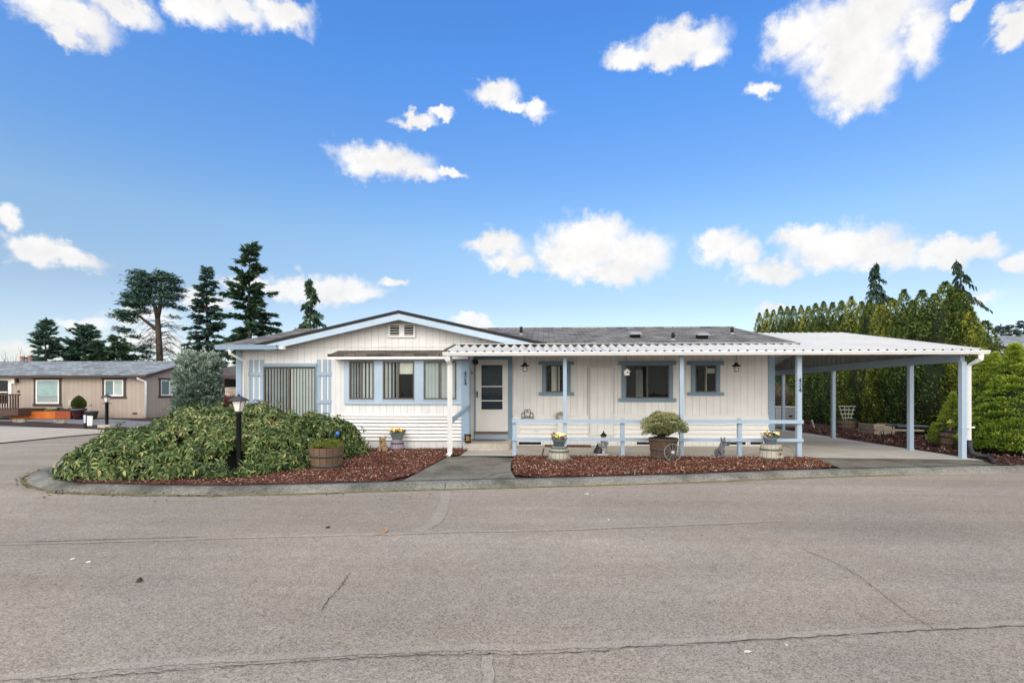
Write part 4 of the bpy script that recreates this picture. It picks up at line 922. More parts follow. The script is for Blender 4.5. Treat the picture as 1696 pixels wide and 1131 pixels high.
# ---------------------------------------------------------------- conifers with whorled limbs
def conifer(name, label, cat, base, Ht, prof, n, slope, droop, L, Wd, m, c0=.08, tr=.22, step=.35, group=None, seed=1, hang=0, flat=.5, az_bias=None, limb=.035, sub=5, barkm=None, tone=0.45):
    global rng
    rng = np.random.default_rng(seed); random.seed(seed)
    root = empty(name, base, label, cat, group)
    tk = MB(); bend = [(0, 0, Ht*i/8) for i in range(9)]; bend = [(random.uniform(-.012, .012)*Ht*(i/8), random.uniform(-.012, .012)*Ht*(i/8), z) for i, (_, _, z) in enumerate(bend)]
    tk.tube(bend, [tr*(1-.93*i/8) for i in range(9)], 8)
    PP, DD, NN, LLs, tt = [], [], [], [], []
    def trunk_at(z):
        i = min(7, int(z/Ht*8)); f = z/Ht*8-i; a, b = bend[i], bend[i+1]; return np.array([a[0]+(b[0]-a[0])*f, a[1]+(b[1]-a[1])*f, z])
    for i in range(n):
        t = (i+rng.uniform(0, 1))/n; z = Ht*(c0+(1-c0)*t*.985); az = rng.uniform(0, 2*PI)
        R = prof(t, az)*rng.uniform(.62, 1.1)
        if R < .05: R = .12
        sl = slope(t)+rng.normal(0, .08); dr = droop(t)
        c = np.array([math.cos(az), math.sin(az), 0]); o = trunk_at(z)
        def bp(s): return o+c*R*s+np.array([0, 0, sl*R*s-dr*R*s*s])
        if R > .5: tk.tube([bp(0), bp(.5), bp(.93)], [limb*(1-t*.5), limb*.7*(1-t*.5), .008], 4, False)
        k = max(2, int(R/step)); s = np.sort(rng.uniform(.18, 1.0, k*sub))
        pt = o+np.outer(s, c)*R; pt[:, 2] += sl*R*s-dr*R*s*s
        sd = np.array([-c[1], c[0], 0]); sg = rng.choice([-1, 1], len(s)); sp = rng.uniform(.2, 1.1, len(s))
        d = c[None]*rng.uniform(.5, 1, (len(s), 1))+sd[None]*(sg*sp)[:, None]; d[:, 2] += sl-2*dr*s-hang*rng.uniform(.3, 1.2, len(s))+rng.normal(0, .18, len(s))
        pt[:, 2] += rng.normal(0, .06, len(s))*L*2
        nv = rng.normal(0, flat, (len(s), 3)); nv[:, 2] += 1
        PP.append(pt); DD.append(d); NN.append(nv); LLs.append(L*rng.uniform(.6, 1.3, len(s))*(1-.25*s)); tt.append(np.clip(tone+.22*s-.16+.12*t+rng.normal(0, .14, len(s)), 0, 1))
    PP = np.concatenate(PP); DD = np.concatenate(DD); NN = np.concatenate(NN); LLs = np.concatenate(LLs); tt = np.concatenate(tt)
    tk.build('trunk', barkm or M_barkd, root, True)
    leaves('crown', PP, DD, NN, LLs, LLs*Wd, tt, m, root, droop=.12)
    return root
L_fir = leafmat('fir_needles', [(0, (0.020, 0.036, 0.024)), (.35, (0.045, 0.089, 0.051)), (.65, (0.089, 0.156, 0.087)), (1, (0.188, 0.276, 0.144))], .1, .6, .2)
L_firb = leafmat('blue_fir_needles', [(0, (0.027, 0.054, 0.041)), (.35, (0.059, 0.118, 0.092)), (.65, (0.118, 0.199, 0.144)), (1, (0.239, 0.333, 0.219))], .1, .6, .2)
L_ced = leafmat('weeping_cedar_sprays', [(0, (.012, .025, .016)), (.4, (.030, .060, .040)), (.7, (.055, .095, .060)), (1, (.11, .15, .09))], .15, .6, .2)
def tz(py, px, Y): return PZ(py, px, Y)
YT = 60.0
def bx(px, Y): return PX(px, Y)
# the tallest: irregular Douglas fir
Y = 58.; Hh = tz(404, 414, Y)
conifer('fir_tree', 'tallest dark fir with ragged long limbs behind the left end of the white home', 'tree', (bx(414, Y), Y, 0), Hh,
        lambda t, a: (4.6*(1-t)**.72+.25)*(1.12 if math.cos(a*2+t*37) > .3 else .6), 150, lambda t: -.05+.45*t, lambda t: .22*(1-t), .85, .42, L_fir, .10, .36, .30, seed=11, sub=12, limb=.07, tone=.42)
Y = 62.; Hh = tz(440, 343, Y)
conifer('fir_tree', 'dense conical fir with bluish needles, second from the tallest fir on its left', 'tree', (bx(343, Y), Y, 0), Hh,
        lambda t, a: (3.7*(1-t)**.72+.2)*(1.05 if math.cos(a*3+t*23) > 0 else .8), 170, lambda t: -.1+.4*t, lambda t: .25*(1-t), .7, .42, L_firb, .05, .34, .30, seed=12, sub=11, limb=.06, tone=.42)
Y = 60.; Hh = tz(461, 514, Y)
conifer('spruce_tree', 'slim drooping spruce alone behind the left slope of the white gable', 'tree', (bx(514, Y), Y, 0), Hh,
        lambda t, a: (2.4*(1-t)**.85+.1)*(1.3 if math.cos(a+t*29) > .1 else .7), 150, lambda t: -.12+.2*t, lambda t: .35*(1-t)+.1, .65, .34, L_fir, .22, .24, .30, seed=13, sub=11, hang=.75, limb=.04)
Y = 55.
conifer('fir_tree', 'left one of two blue-green firs standing together above the tan house roof', 'tree', (bx(76, Y), Y, 0), tz(532, 78, Y), lambda t, a: 2.7*(1-t)**.6+.1, 95, lambda t: .05+.45*t, lambda t: .15*(1-t), .7, .42, L_firb, .1, .2, .3, seed=14, sub=14, limb=.04)
conifer('fir_tree', 'right one of two blue-green firs standing together above the tan house roof', 'tree', (bx(113, Y), Y+2, 0), tz(539, 110, Y+2), lambda t, a: 3.2*(1-t)**.5+.1, 110, lambda t: .05+.45*t, lambda t: .15*(1-t), .7, .42, L_firb, .1, .2, .3, seed=15, sub=14, limb=.04)
conifer('fir_tree', 'smallest dark fir peeping over the middle of the tan house roof', 'tree', (bx(159, Y), Y, 0), tz(567, 159, Y), lambda t, a: 2.1*(1-t)**.6+.1, 75, lambda t: .0+.4*t, lambda t: .15*(1-t), .65, .42, L_fir, .15, .16, .3, seed=16, sub=14)
conifer('fir_tree', 'short bushy fir just left of the tall bare-trunked cedar', 'tree', (bx(181, Y), Y+1, 0), tz(558, 184, Y+1), lambda t, a: 2.4*(1-t)**.55+.1, 85, lambda t: .0+.4*t, lambda t: .15*(1-t), .65, .42, L_fir, .15, .16, .3, seed=17, sub=14)
# old flat-topped cedar with bare lower trunk
def flat_cedar():
    global rng
    rng = np.random.default_rng(21); random.seed(21)
    Y = 60.; b0 = Vector((bx(265, Y), Y, 0)); root = empty('cedar_tree', b0, 'tall flat-topped cedar with bare brown trunk and dead twigs above the tan house', 'tree')
    q = lambda px, py, dy=0: P(px, py, Y+dy)-b0
    tk = MB(); tk.tube([(0, 0, 0), q(265, 600), q(263, 560), q(261, 527)], [.40, .37, .33, .28], 9)
    st = [[q(261, 527), q(256, 505), q(247, 488, .5), q(240, 470, .6), q(236, 458, .6)], [q(261, 527), q(266, 505), q(265, 480, -.3), q(268, 462, -.3)], [q(263, 548), q(252, 540), q(235, 527, -.4), q(222, 517, -.5)]]
    for s in st: tk.tube(s, [.26-.05*i for i in range(len(s))], 6)
    tips = []
    for px, py, w_, n_ in [(255+(a_-255)*.96, b_, c_, d_) for a_, b_, c_, d_ in [(233,452,14,9),(247,458,18,9),(262,460,20,10),(277,462,16,9),(284,468,14,8),(226,472,15,9),(245,474,20,9),(265,477,22,9),(283,481,14,8),(218,488,16,9),(235,492,16,8),(258,493,20,7),(280,494,17,7),(212,503,16,9),(228,506,15,7),(207,518,15,9),(222,520,14,8),(202,524,11,7),(216,530,12,7),(205,546,9,7),(284,507,11,4),(300,512,8,3),(206,571,12,6),(222,578,13,6),(214,594,14,7),(236,592,12,5),(240,572,9,3),(226,560,9,3),(248,585,9,3),(290,524,8,2),(252,484,12,7),(272,487,12,7),(243,502,11,6),(262,505,10,4),(240,515,10,5),(275,500,10,4),(288,488,8,6),(292,478,7,5),(226,462,9,6),(270,455,10,6),(254,466,12,6),(232,483,11,7),(219,497,10,6),(285,460,8,5)]]:
        for _ in range(n_): tips.append((px+random.gauss(0, w_*.30), py+random.gauss(0, 2.0), random.gauss(0, 1.3)))
    PP, DD, NN, LL_, tt = [], [], [], [], []
    for px, py, dy in tips:
        p = np.array(q(px, py, dy)); k = 42
        out = np.array([p[0]*.3+(-.5 if px < 255 else .5), dy*.3, .05]); out /= np.linalg.norm(out)
        off = rng.normal(0, 1, (k, 3))*np.array([.34, .55, .12]); off[:, 2] += -.05*np.abs(off[:, 0])
        PP.append(p+off); DD.append(out+rng.normal(0, .55, (k, 3))*np.array([1, 1, .35])); NN.append(np.tile([0, 0, 1.], (k, 1))+rng.normal(0, .4, (k, 3)))
        LL_.append(rng.uniform(.3, .6, k)); tt.append(np.clip(.42+off[:, 2]*1.1+rng.normal(0, .14, k), 0, 1))
    LL_ = np.concatenate(LL_)
    for i in range(75):          # bare drooping branches
        sd = 1 if random.random() < .62 else -1; py = random.uniform(532, 603); L = random.uniform(16, 47)*(1 if sd > 0 else .8)
        dy = random.uniform(-2, 2); a = q(263, py); b = q(263+sd*L*.5, py-random.uniform(0, 6), dy*.5); c = q(263+sd*L, py+random.uniform(0, 14), dy)
        tk.tube([a, b, c], [.055, .035, .012], 3, False)
        for _ in range(3):
            f = random.uniform(.4, .95); m_ = b.lerp(c, max(0, f*2-1)) if f > .5 else a.lerp(b, f*2); tk.tube([m_, m_+Vector((sd*random.uniform(.3, .9), random.uniform(-.4, .4), random.uniform(-.7, .2)))], [.02, .008], 3, False)
    tk.build('trunk', mat('grey_brown_bark', (.075, .058, .042), .9, .3, 3, .2, 25, .4), root, True)
    leaves('crown', np.concatenate(PP), np.concatenate(DD), np.concatenate(NN), LL_, LL_*.34, np.concatenate(tt), L_firb, root, droop=.1)
flat_cedar()
# weeping cedars behind the hedge
for px, py, Y, sd, lab in ((1452, 434, 30., 31, 'weeping cedar tip rising above the middle of the tall hedge'), (1588, 428, 22., 32, 'weeping cedar tip with long hanging arm rising above the right end of the tall hedge')):
    Hh = tz(py, px, Y)
    conifer('weeping_cedar', lab, 'tree', (bx(px, Y), Y, 0), Hh, lambda t, a: (2.0*(1-t)**1.05+.05)*(1.5 if math.cos(a+t*31) > .55 else .75)*(Y/27), 120, lambda t: .2+.2*t, lambda t: .75, .34*Y/27, .26, L_ced, .35, .14, .2, seed=sd, sub=8, hang=1.6, limb=.02)
# ---------------------------------------------------------------- arborvitae hedge
L_arb = leafmat('arborvitae_sprays', [(0, (0.036, 0.047, 0.009)), (.3, (0.105, 0.132, 0.023)), (.55, (0.215, 0.253, 0.038)), (.78, (0.398, 0.386, 0.055)), (.92, (0.520, 0.508, 0.082)), (1, (0.467, 0.353, 0.066))], .2, .6, .2)
L_arbd = leafmat('dark_arborvitae_sprays', [(0, (0.020, 0.034, 0.010)), (.3, (0.056, 0.094, 0.023)), (.55, (0.120, 0.180, 0.038)), (.8, (0.220, 0.276, 0.051)), (.94, (0.328, 0.328, 0.072)), (1, (0.274, 0.222, 0.050))], .2, .6, .2)
def arb_mesh(sd, Ht, R, m, n=21000):
    r = np.random.default_rng(sd); random.seed(sd)
    leads = [(0, 0, 1.0)]+[(random.uniform(-.5, .5)*R, random.uniform(-.5, .5)*R, random.uniform(.62, .90)) for _ in range(4)]
    PP, DD, NN, tt = [], [], [], []
    for i, (lx, ly, hh) in enumerate(leads):
        k = n//len(leads); z = r.uniform(.0, 1, k)**.85; rad = (R*(.78 if i else 1.0))*np.clip((1-z)*1.75, 0, 1)**.75*(1-.10*(1-z))
        a = r.uniform(0, 2*PI, k); lump = 1+.09*np.sin(a*3+z*11+i)+.07*np.sin(a*5-z*23+2*i)
        rr = rad*lump*r.uniform(.78, 1.05, k)
        zz = z*Ht*hh
        p = np.stack([lx*np.clip(z*1.5, 0, 1)+rr*np.cos(a), ly*np.clip(z*1.5, 0, 1)+rr*np.sin(a), zz], 1)
        outw = np.stack([np.cos(a), np.sin(a), np.zeros(k)], 1)
        d = outw*r.uniform(.2, .9, (k, 1))+np.array([0, 0, .85])+r.normal(0, .35, (k, 3))
        PP.append(p); DD.append(d); NN.append(outw+r.normal(0, .7, (k, 3)))
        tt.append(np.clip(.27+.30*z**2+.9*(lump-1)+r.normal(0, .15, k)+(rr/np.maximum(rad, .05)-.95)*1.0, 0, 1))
    P_ = np.concatenate(PP); k = len(P_); L = r.uniform(.05, .105, k)
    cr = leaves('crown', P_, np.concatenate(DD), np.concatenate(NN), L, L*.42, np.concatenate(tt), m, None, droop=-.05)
    c = MB(); c.lathe([(R*.72, .05), (R*.80, Ht*.3), (R*.66, Ht*.55), (R*.36, Ht*.76), (.02, Ht*.9)], (0, 0, 0), 14, phase=.2)
    c.tube([(0, 0, -.1), (0, 0, .35)], .06, 6)
    tr = c.build('trunk', M_core, None, True)  # mostly a dark filler core against see-through, with a short trunk
    return cr, tr
protos = []
for i, (sd, m, R) in enumerate(((41, L_arb, .62), (42, L_arbd, .66), (43, L_arb, .58), (44, L_arbd, .64), (45, L_arb, .64))):
    cr, tr = arb_mesh(sd, 5.0, R, m); root = empty('arborvitae', (0, 0, 0)); cr.parent = root; tr.parent = root; protos.append((root, [False]))
random.seed(5)
def arb(px, top, X, lab, grp, pi=None, fat=1.0):
    X += 1.4; fat *= 1.28
    """hedge plant on the line x = X seen at photo column px"""
    lo_, hi_ = 8., 70.
    for _ in range(50):
        m_ = (lo_+hi_)/2
        if PX(px, m_) > X: hi_ = m_
        else: lo_ = m_
    Y = lo_; Hh = PZ(top, px, Y); root, used = protos[pi if pi is not None else random.randrange(5)]
    if used[0]: root = dup(root)
    used[0] = True; root.location = (X, Y, 0); root.rotation_euler = (0, 0, random.uniform(0, 6.28)); s = Hh/5.0*1.02
    root.scale = (fat*random.uniform(.95, 1.1), fat*random.uniform(.95, 1.1), s); tag(root, lab, 'tree', grp); return root
HL = 'columnar yellow-green arborvitae in the tall hedge row along the carport'
for px, top, X in [(1258, 523, 13.4), (1270, 517, 13.4), (1281, 518, 13.3), (1293, 512, 13.3), (1304, 513, 13.2), (1314, 512, 13.2), (1327, 511, 13.2), (1339, 512, 13.1), (1351, 508, 13.1), (1364, 505, 13.1), (1379, 506, 13.1), (1394, 504, 13.0), (1410, 497, 13.0), (1427, 505, 13.0), (1440, 504, 13.1), (1458, 507, 13.0), (1476, 500, 13.0)]:
    arb(px, top, X, HL, 'arborvitae in the hedge row')
arb(1497, 486, 13.0, 'tall arborvitae with a pointed tip, left of the broad one, above the second carport post', None, 1, 1.0)
for a_, b_, c_ in ((1512, 503, 13.1), (1547, 493, 13.1), (1580, 486, 13.4), (1607, 517, 13.4)): arb(a_, b_, c_, HL, 'arborvitae in the hedge row')
arb(1527, 487, 13.0, 'broad dark arborvitae in the hedge midway between the two weeping cedar tips', None, 3, 1.05)
arb(1566, 474, 13.2, 'widest olive arborvitae at the right end of the tall hedge below the weeping tip', None, 1, 1.2)
arb(1591, 488, 13.6, 'dark arborvitae beside the carport corner at the end of the hedge', None, 3, 1.05)
arb(1632, 536, 15.6, 'short dark arborvitae alone between the hedge end and the bright green cones', None, 3, 1.1)
# low dark fill planted in front of the hedge inside the carport view: same row, lower storey
# ---------------------------------------------------------------- bright green cloud-textured cypress cones
L_cyp = leafmat('bright_cypress_tufts', [(0, (0.030, 0.054, 0.010)), (.30, (0.096, 0.162, 0.022)), (.55, (0.211, 0.314, 0.038)), (.78, (0.384, 0.466, 0.062)), (1, (0.502, 0.497, 0.104))], .2, .6, .2)
def cypress(label, loc, Ht, R, sd, tips=((0, 0, 1),), n=26000):
    r = np.random.default_rng(sd); root = empty('cypress_shrub', loc, label, 'shrub')
    PP, DD, NN, tt, LLs = [], [], [], [], []
    for lx, ly, hh in tips:
        kk = n//len(tips); nl = 620//len(tips)     # lumps
        lz = r.uniform(0, 1, nl)**1.1; la = r.uniform(0, 2*PI, nl)
        prof = lambda z: R*np.clip(1-z, 0, 1)**1.12*np.clip(.66+z*3.2, 0, 1)
        lr = prof(lz)*r.uniform(.80, 1.0, nl)
        ctr = np.stack([lx*hh+lr*np.cos(la), ly+lr*np.sin(la), lz*Ht*hh+.08], 1); size = r.uniform(.13, .25, nl)*(1.05-.72*lz)*Ht/2.7
        ow = np.stack([np.cos(la), np.sin(la), .55*np.ones(nl)], 1)
        i = r.integers(0, nl, kk); v = unit(r.normal(size=(kk, 3))); flip = (v*ow[i]).sum(1) < -.15; v[flip] *= -1
        v[:, 2] = np.where(v[:, 2] < -.2, -v[:, 2]*.6, v[:, 2])
        p = ctr[i]+v*size[i][:, None]*np.array([1.15, 1.15, .55])*r.uniform(.8, 1.05, (kk, 1))
        p[:, 2] = np.maximum(p[:, 2], .02)
        PP.append(p); DD.append(v+unit(ow)[i]*.6+r.normal(0, .35, (kk, 3))+np.array([0, 0, .25])); NN.append(v+r.normal(0, .8, (kk, 3)))
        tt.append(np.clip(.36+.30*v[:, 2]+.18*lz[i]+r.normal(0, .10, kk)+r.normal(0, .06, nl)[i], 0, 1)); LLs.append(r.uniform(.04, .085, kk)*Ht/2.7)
    L = np.concatenate(LLs)
    leaves('crown', np.concatenate(PP), np.concatenate(DD), np.concatenate(NN), L, L*.55, np.concatenate(tt), L_cyp, root)
    c = MB()
    for lx, ly, hh in tips: c.lathe([(R*.52, .03), (R*.74, Ht*.16), (R*.50, Ht*.42*hh), (R*.2, Ht*.75*hh), (.02, Ht*hh*.9)], (lx*.7, ly, 0), 16)
    c.build('trunk', M_core, root, True); return root  # dark filler core inside the crown, not a real trunk
Y = 14.2; x0 = PX(1638, Y); cypress('bright green broad twin-tipped cypress behind the white corner downspout', (x0, Y, 0), PZ(586, 1640, Y)*.97, (PX(1672, Y)-PX(1600, Y))*.5*1.2, 51, ((-.10, .1, .985), (.10, -.05, 1.0)))
Y = 13.2; cypress('bright green cone-shaped cypress with a sharp tip left of the pink flowers', (PX(1681, Y), Y, 0), PZ(574, 1686, Y)*.985, (PX(1681, Y)-PX(1610, Y))*1.08, 52, n=34000)
Y = 12.9; cypress('bright green cypress cut by the right edge, nearest the pink flower pot', (PX(1748, Y), Y+.3, 0), PZ(604, 1740, Y), .95, 53)
Y = 15.0; cypress('low round bright green cypress behind the daffodil barrel and blue corner post', (PX(1578, Y), Y, 0), PZ(655, 1580, Y), .62, 54, n=14000)
# ---------------------------------------------------------------- blue-grey juniper beside the home
L_jun = leafmat('blue_grey_juniper', [(0, (0.028, 0.049, 0.036)), (.3, (0.084, 0.130, 0.097)), (.55, (0.184, 0.251, 0.192)), (.8, (0.337, 0.421, 0.325)), (1, (0.510, 0.540, 0.458))], .12, .6, .2)
def juniper():
    r = np.random.default_rng(61); Y = 21.; b0 = P(327, 700, Y); b0.z = -.1; root = empty('juniper', b0, 'dense blue-grey juniper with two blunt tops between the tan house and the white home', 'tree')
    w_ = (PX(366, Y)-PX(289, Y))/2*.84; Ht = PZ(600, 327, Y)+.1; nl = 520
    lz = r.uniform(0.02, 1, nl); la = r.uniform(0, 2*PI, nl); lr = w_*np.clip((1.06-lz)*4.2, 0, 1)**.45*r.uniform(.7, 1.0, nl)
    c = np.stack([lr*np.cos(la), lr*np.sin(la)*.8, lz*Ht], 1)
    c = np.concatenate([c, np.stack([r.normal(-.44, .14, 40), r.normal(0, .15, 40), r.uniform(.96, 1.135, 40)*Ht], 1), np.stack([r.normal(.54, .17, 46), r.normal(0, .15, 46), r.uniform(.94, 1.09, 46)*Ht], 1)])
    nl = len(c); k = 30000; i = r.integers(0, nl, k); v = unit(r.normal(size=(k, 3))); sz = r.uniform(.10, .2, nl)
    p = c[i]+v*sz[i][:, None]; ow = p*np.array([1, 1, 0]); ow = unit(ow)
    d = ow*.7+np.array([0, 0, .8])+r.normal(0, .5, (k, 3)); L = r.uniform(.07, .16, k)
    t_ = np.clip(.42+.22*v[:, 2]+r.normal(0, .13, k)+r.normal(0, .09, nl)[i]+.12*(p[:, 2]/Ht-.5), 0, 1)
    leaves('crown', p, d, v+r.normal(0, .6, (k, 3)), L, L*.4, t_, L_jun, root)
    m = MB(); m.lathe([(w_*.75, 0), (w_*.8, Ht*.5), (w_*.7, Ht*.85), (w_*.3, Ht*.98)], (0, 0, 0), 14, 1, .8); m.build('trunk', M_core, root, True)  # dark filler core that blocks the view through the crown
juniper()
# distant firs beyond the right-hand house, and bare thicket at the far end of the drive
rng = np.random.default_rng(5)
for i, (px, py, lab) in enumerate([(1658, 540, 'left one of three hazy distant fir crowns at the right edge'), (1674, 541, 'middle one of three hazy distant fir crowns at the right edge'), (1694, 532, 'right one of three hazy distant fir crowns at the right edge, tallest')]):
    Y = 130.; conifer('distant_fir', lab, 'tree', (bx(px, Y), Y, 0), tz(py, px, Y), lambda t, a: 3.6*(1-t)**.6+.2, 90, lambda t: .1+.3*t, lambda t: .1, 1.3, .45, leafmat('hazy_needles', [(0, (.09, .125, .125)), (.5, (.14, .18, .165)), (1, (.2, .24, .21))], .1) if i == 0 else bpy.data.materials['hazy_needles'], .3, .3, .7, seed=70+i, sub=6)
def twiggy(name, lab, loc, R, Ht, n, m, r0=.012, sd=3, leafm=None):
    random.seed(sd); root = empty(name, loc, lab, 'shrub'); b = MB()
    for _ in range(n):
        a = random.uniform(0, 2*PI); f = random.random()**.5; p1 = Vector((math.cos(a)*R*.4*f, math.sin(a)*R*.4*f, Ht*.5)); p2 = Vector((math.cos(a+.3)*R*f, math.sin(a+.3)*R*f, Ht*random.uniform(.7, 1)))
        b.tube([(0, 0, 0), p1, p2], [r0, r0*.8, r0*.3], 3, False)
        for _ in range(3): q = p1.lerp(p2, random.random()); b.tube([q, q+Vector((random.uniform(-.3, .3)*R, random.uniform(-.3, .3)*R, random.uniform(.0, .3)*Ht))], [r0*.5, r0*.2], 3, False)
    b.build('twigs', m, root); return root
Y = 25.; twiggy('bare_shrub', 'brown bare twiggy shrub behind the grey cooling unit', (PX(1288, Y), Y, 0), .75, PZ(641, 1288, Y), 160, mat('brown_twigs', (.14, .10, .07), .9, .3), .02)
Y = 55.; twiggy('bare_tree', 'faint bare tree left of the pair of blue-green firs', (PX(30, Y), Y, 0), 2.2, PZ(583, 30, Y), 26, mat('pale_twigs', (.30, .27, .25), .9, .2), .05, 9)
Y = 24.; o = twiggy('red_shrub', 'small dark red shrub between the juniper and the white home', (PX(377, Y), Y, 0), .5, PZ(655, 377, Y), 150, mat('dark_red_twigs', (.12, .035, .035), .8, .3), .025, 10)
# ------------------------------------------------------------------ small things in the garden
def wood(name, a, b):
    t = NT(name); tc = t.node('TexCoord').outputs['Object']; s = t.sep(tc)
    ang = t.math('ARCTAN2', s[1], s[0]); st = t.math('MULTIPLY', ang, 16/(2*PI)); cell = t.math('FLOOR', st); fr = t.math('FRACT', st)
    wn = t.node('TexWhiteNoise', noise_dimensions='1D'); t.set(wn.inputs['W'], cell)
    n = t.noise(t.map(tc, (9, 9, 1.2)), 3, 5, .7)
    c = t.mix(t.math('ADD', t.math('MULTIPLY', wn.outputs[0], .5), t.math('MULTIPLY', n, .5)), a, b)
    e = t.rng(t.math('ABSOLUTE', t.math('SUBTRACT', fr, .5)), .43, .49, 1, .25)
    c = t.mix(1.0, c, t.comb(e, e, e), 'MULTIPLY'); return t.pbr(c, .8, .2, 0, t.bump(n, .4, .01))
M_barrel = wood('weathered_barrel_wood', (.060, .036, .022), (.25, .165, .105))
M_barreld = wood('dark_barrel_wood', (.030, .019, .014), (.14, .085, .052))
M_barrelg = wood('grey_painted_barrel', (.30, .28, .21), (.46, .43, .34))
M_barrelp = wood('lilac_painted_tub', (.25, .19, .235), (.36, .285, .335))
M_hoop = mat('rusty_dark_hoop', (.05, .045, .042), .6, .3, 8, .2, 50, .2, .4)
M_hoopg = mat('grey_green_hoop', (.10, .115, .10), .6, .25, 8)
M_pot = mat('slate_blue_pot', (.135, .165, .19), .5, .1)
M_potsoil = mat('potting_soil', (.03, .02, .014), .95, .3, 12)
L_pot = leafmat('pansy_leaves', [(0, (.02, .05, .012)), (.5, (.06, .13, .03)), (1, (.14, .22, .05))], .2)
def fl(name, col): return mat(name, col, .6, .12, 30)
F_yel, F_pale, F_red, F_pur, F_wht, F_pnk, F_or = fl('yellow_petals', (.80, .56, .03)), fl('cream_petals', (.78, .72, .38)), fl('wine_petals', (.22, .02, .05)), fl('violet_petals', (.08, .04, .16)), fl('white_petals', (.80, .78, .70)), fl('pink_petals', (.75, .12, .26)), fl('orange_petals', (.75, .22, .04))
def tub(name, label, cat, loc, r0, r1, h, m, hoops, mh, group=None, soil=True, belly=0, n=28):
    """open half barrel: stave shell, hoops, soil"""
    root = empty(name, loc, label, cat, group); rr = lambda z: r0+(r1-r0)*z/h+belly*math.sin(PI*z/h)
    b = MB(); zs_ = [h*i/6 for i in range(7)]
    pr = [(rr(z), z) for z in zs_]
    if soil: pr += [(rr(h)-.03, h), (rr(h)-.04, h-.07)]
    b.lathe(pr, (0, 0, 0), n); o = b.build('staves', m, root, False)
    for z0, z1 in hoops:
        b = MB(); b.lathe([(rr(z0)+.001, z0), (rr(z0)+.007, z0), (rr(z1)+.007, z1), (rr(z1)+.001, z1)], (0, 0, 0), n); b.build('hoop', mh, root, True)
    if soil:
        b = MB(); b.lathe([(rr(h)-.035, h-.066), (rr(h)*.5, h-.04), (.01, h-.03)], (0, 0, 0), n); b.build('soil', M_potsoil, root)
    return root, rr
def flowerpot(label, loc, r0, r1, h, cols, sd, nf=14, spread=1.1, fh=.10, group=None, square=False, m=None):
    random.seed(sd); r = np.random.default_rng(sd); root = empty('flower_pot', loc, label, 'flower pot', group)
    b = MB(); n = 4 if square else 20; ph = PI/4 if square else 0; k = 1.2 if square else 1
    b.lathe([(r0*k, 0), (r1*k*.96, h*.82), (r1*k*1.06, h*.84), (r1*k*1.08, h), (r1*k*.95, h), (r1*k*.92, h-.02)], (0, 0, 0), n, 1, 1, ph); b.build('pot', m or M_pot, root, not square)
    k = 260; a = r.uniform(0, 2*PI, k); q = np.sqrt(r.uniform(0, 1, k))*r1*spread
    p = np.stack([q*np.cos(a), q*np.sin(a), h-.01+r.uniform(0, fh*.8, k)], 1); d = np.stack([np.cos(a)*.7, np.sin(a)*.7, r.uniform(-.3, .8, k)], 1)+r.normal(0, .4, (k, 3))
    leaves('leaves', p, d, np.tile([0, 0, 1.], (k, 1))+r.normal(0, .4, (k, 3)), r.uniform(.03, .065, k), r.uniform(.02, .035, k), r.uniform(0, 1, k), L_pot, root)
    for i in range(nf):
        a = random.uniform(0, 2*PI); q = math.sqrt(random.random())*r1*spread; c = Vector((q*math.cos(a), q*math.sin(a), h+fh*random.uniform(.45, 1.1))); fm = random.choice(cols); s = random.uniform(.026, .04)
        nrm = Vector((random.uniform(-.5, .5), -1.0, random.uniform(.2, .9))).normalized(); u = nrm.orthogonal().normalized(); v = nrm.cross(u); f = MB()
        for j in range(5):
            t_ = 2*PI*j/5; dd = u*math.cos(t_)+v*math.sin(t_); ee = nrm.cross(dd); f.add([c, c+dd*s*.6+ee*s*.5, c+dd*s*1.1+nrm*.004, c+dd*s*.6-ee*s*.5], [(0, 1, 2, 3)])
        f.build('blossom', fm, root)
    return root
gz = lambda px, py, z: G(px, py, z)
# -- moss barrel by the bush
q = gz(541, 777, -.03); q.z = -.012; R1 = (PX(568, q.y)-PX(514, q.y))/2
bar, rr = tub('barrel_planter', 'half barrel with two black hoops and green moss at the edge of the big shrub', 'barrel planter', q, R1*.86, R1, .45, M_barrel, ((.05, .10), (.25, .30)), M_hoop)
r = np.random.default_rng(3); k = 5200; a = r.uniform(0, 2*PI, k); s_ = np.sqrt(r.uniform(0, 1, k))*R1*.92; pz = .41+.135*np.sqrt(np.clip(1-(s_/(R1*.97))**2, 0, 1))*(1+.25*np.sin(a*3+s_*20))
ms = empty('moss_mound', q, 'cushion of yellow-green moss filling the half barrel beside the big shrub', 'moss plant')
leaves('foliage', np.stack([s_*np.cos(a), s_*np.sin(a), pz], 1), np.stack([np.cos(a)*.4, np.sin(a)*.4, np.ones(k)], 1)+r.normal(0, .4, (k, 3)), r.normal(size=(k, 3)), r.uniform(.025, .055, k), .014, np.clip(r.normal(.5, .2, k), 0, 1), leafmat('moss_tufts', [(0, (.05, .07, .012)), (.5, (.15, .18, .03)), (1, (.30, .31, .08))], .2), ms)
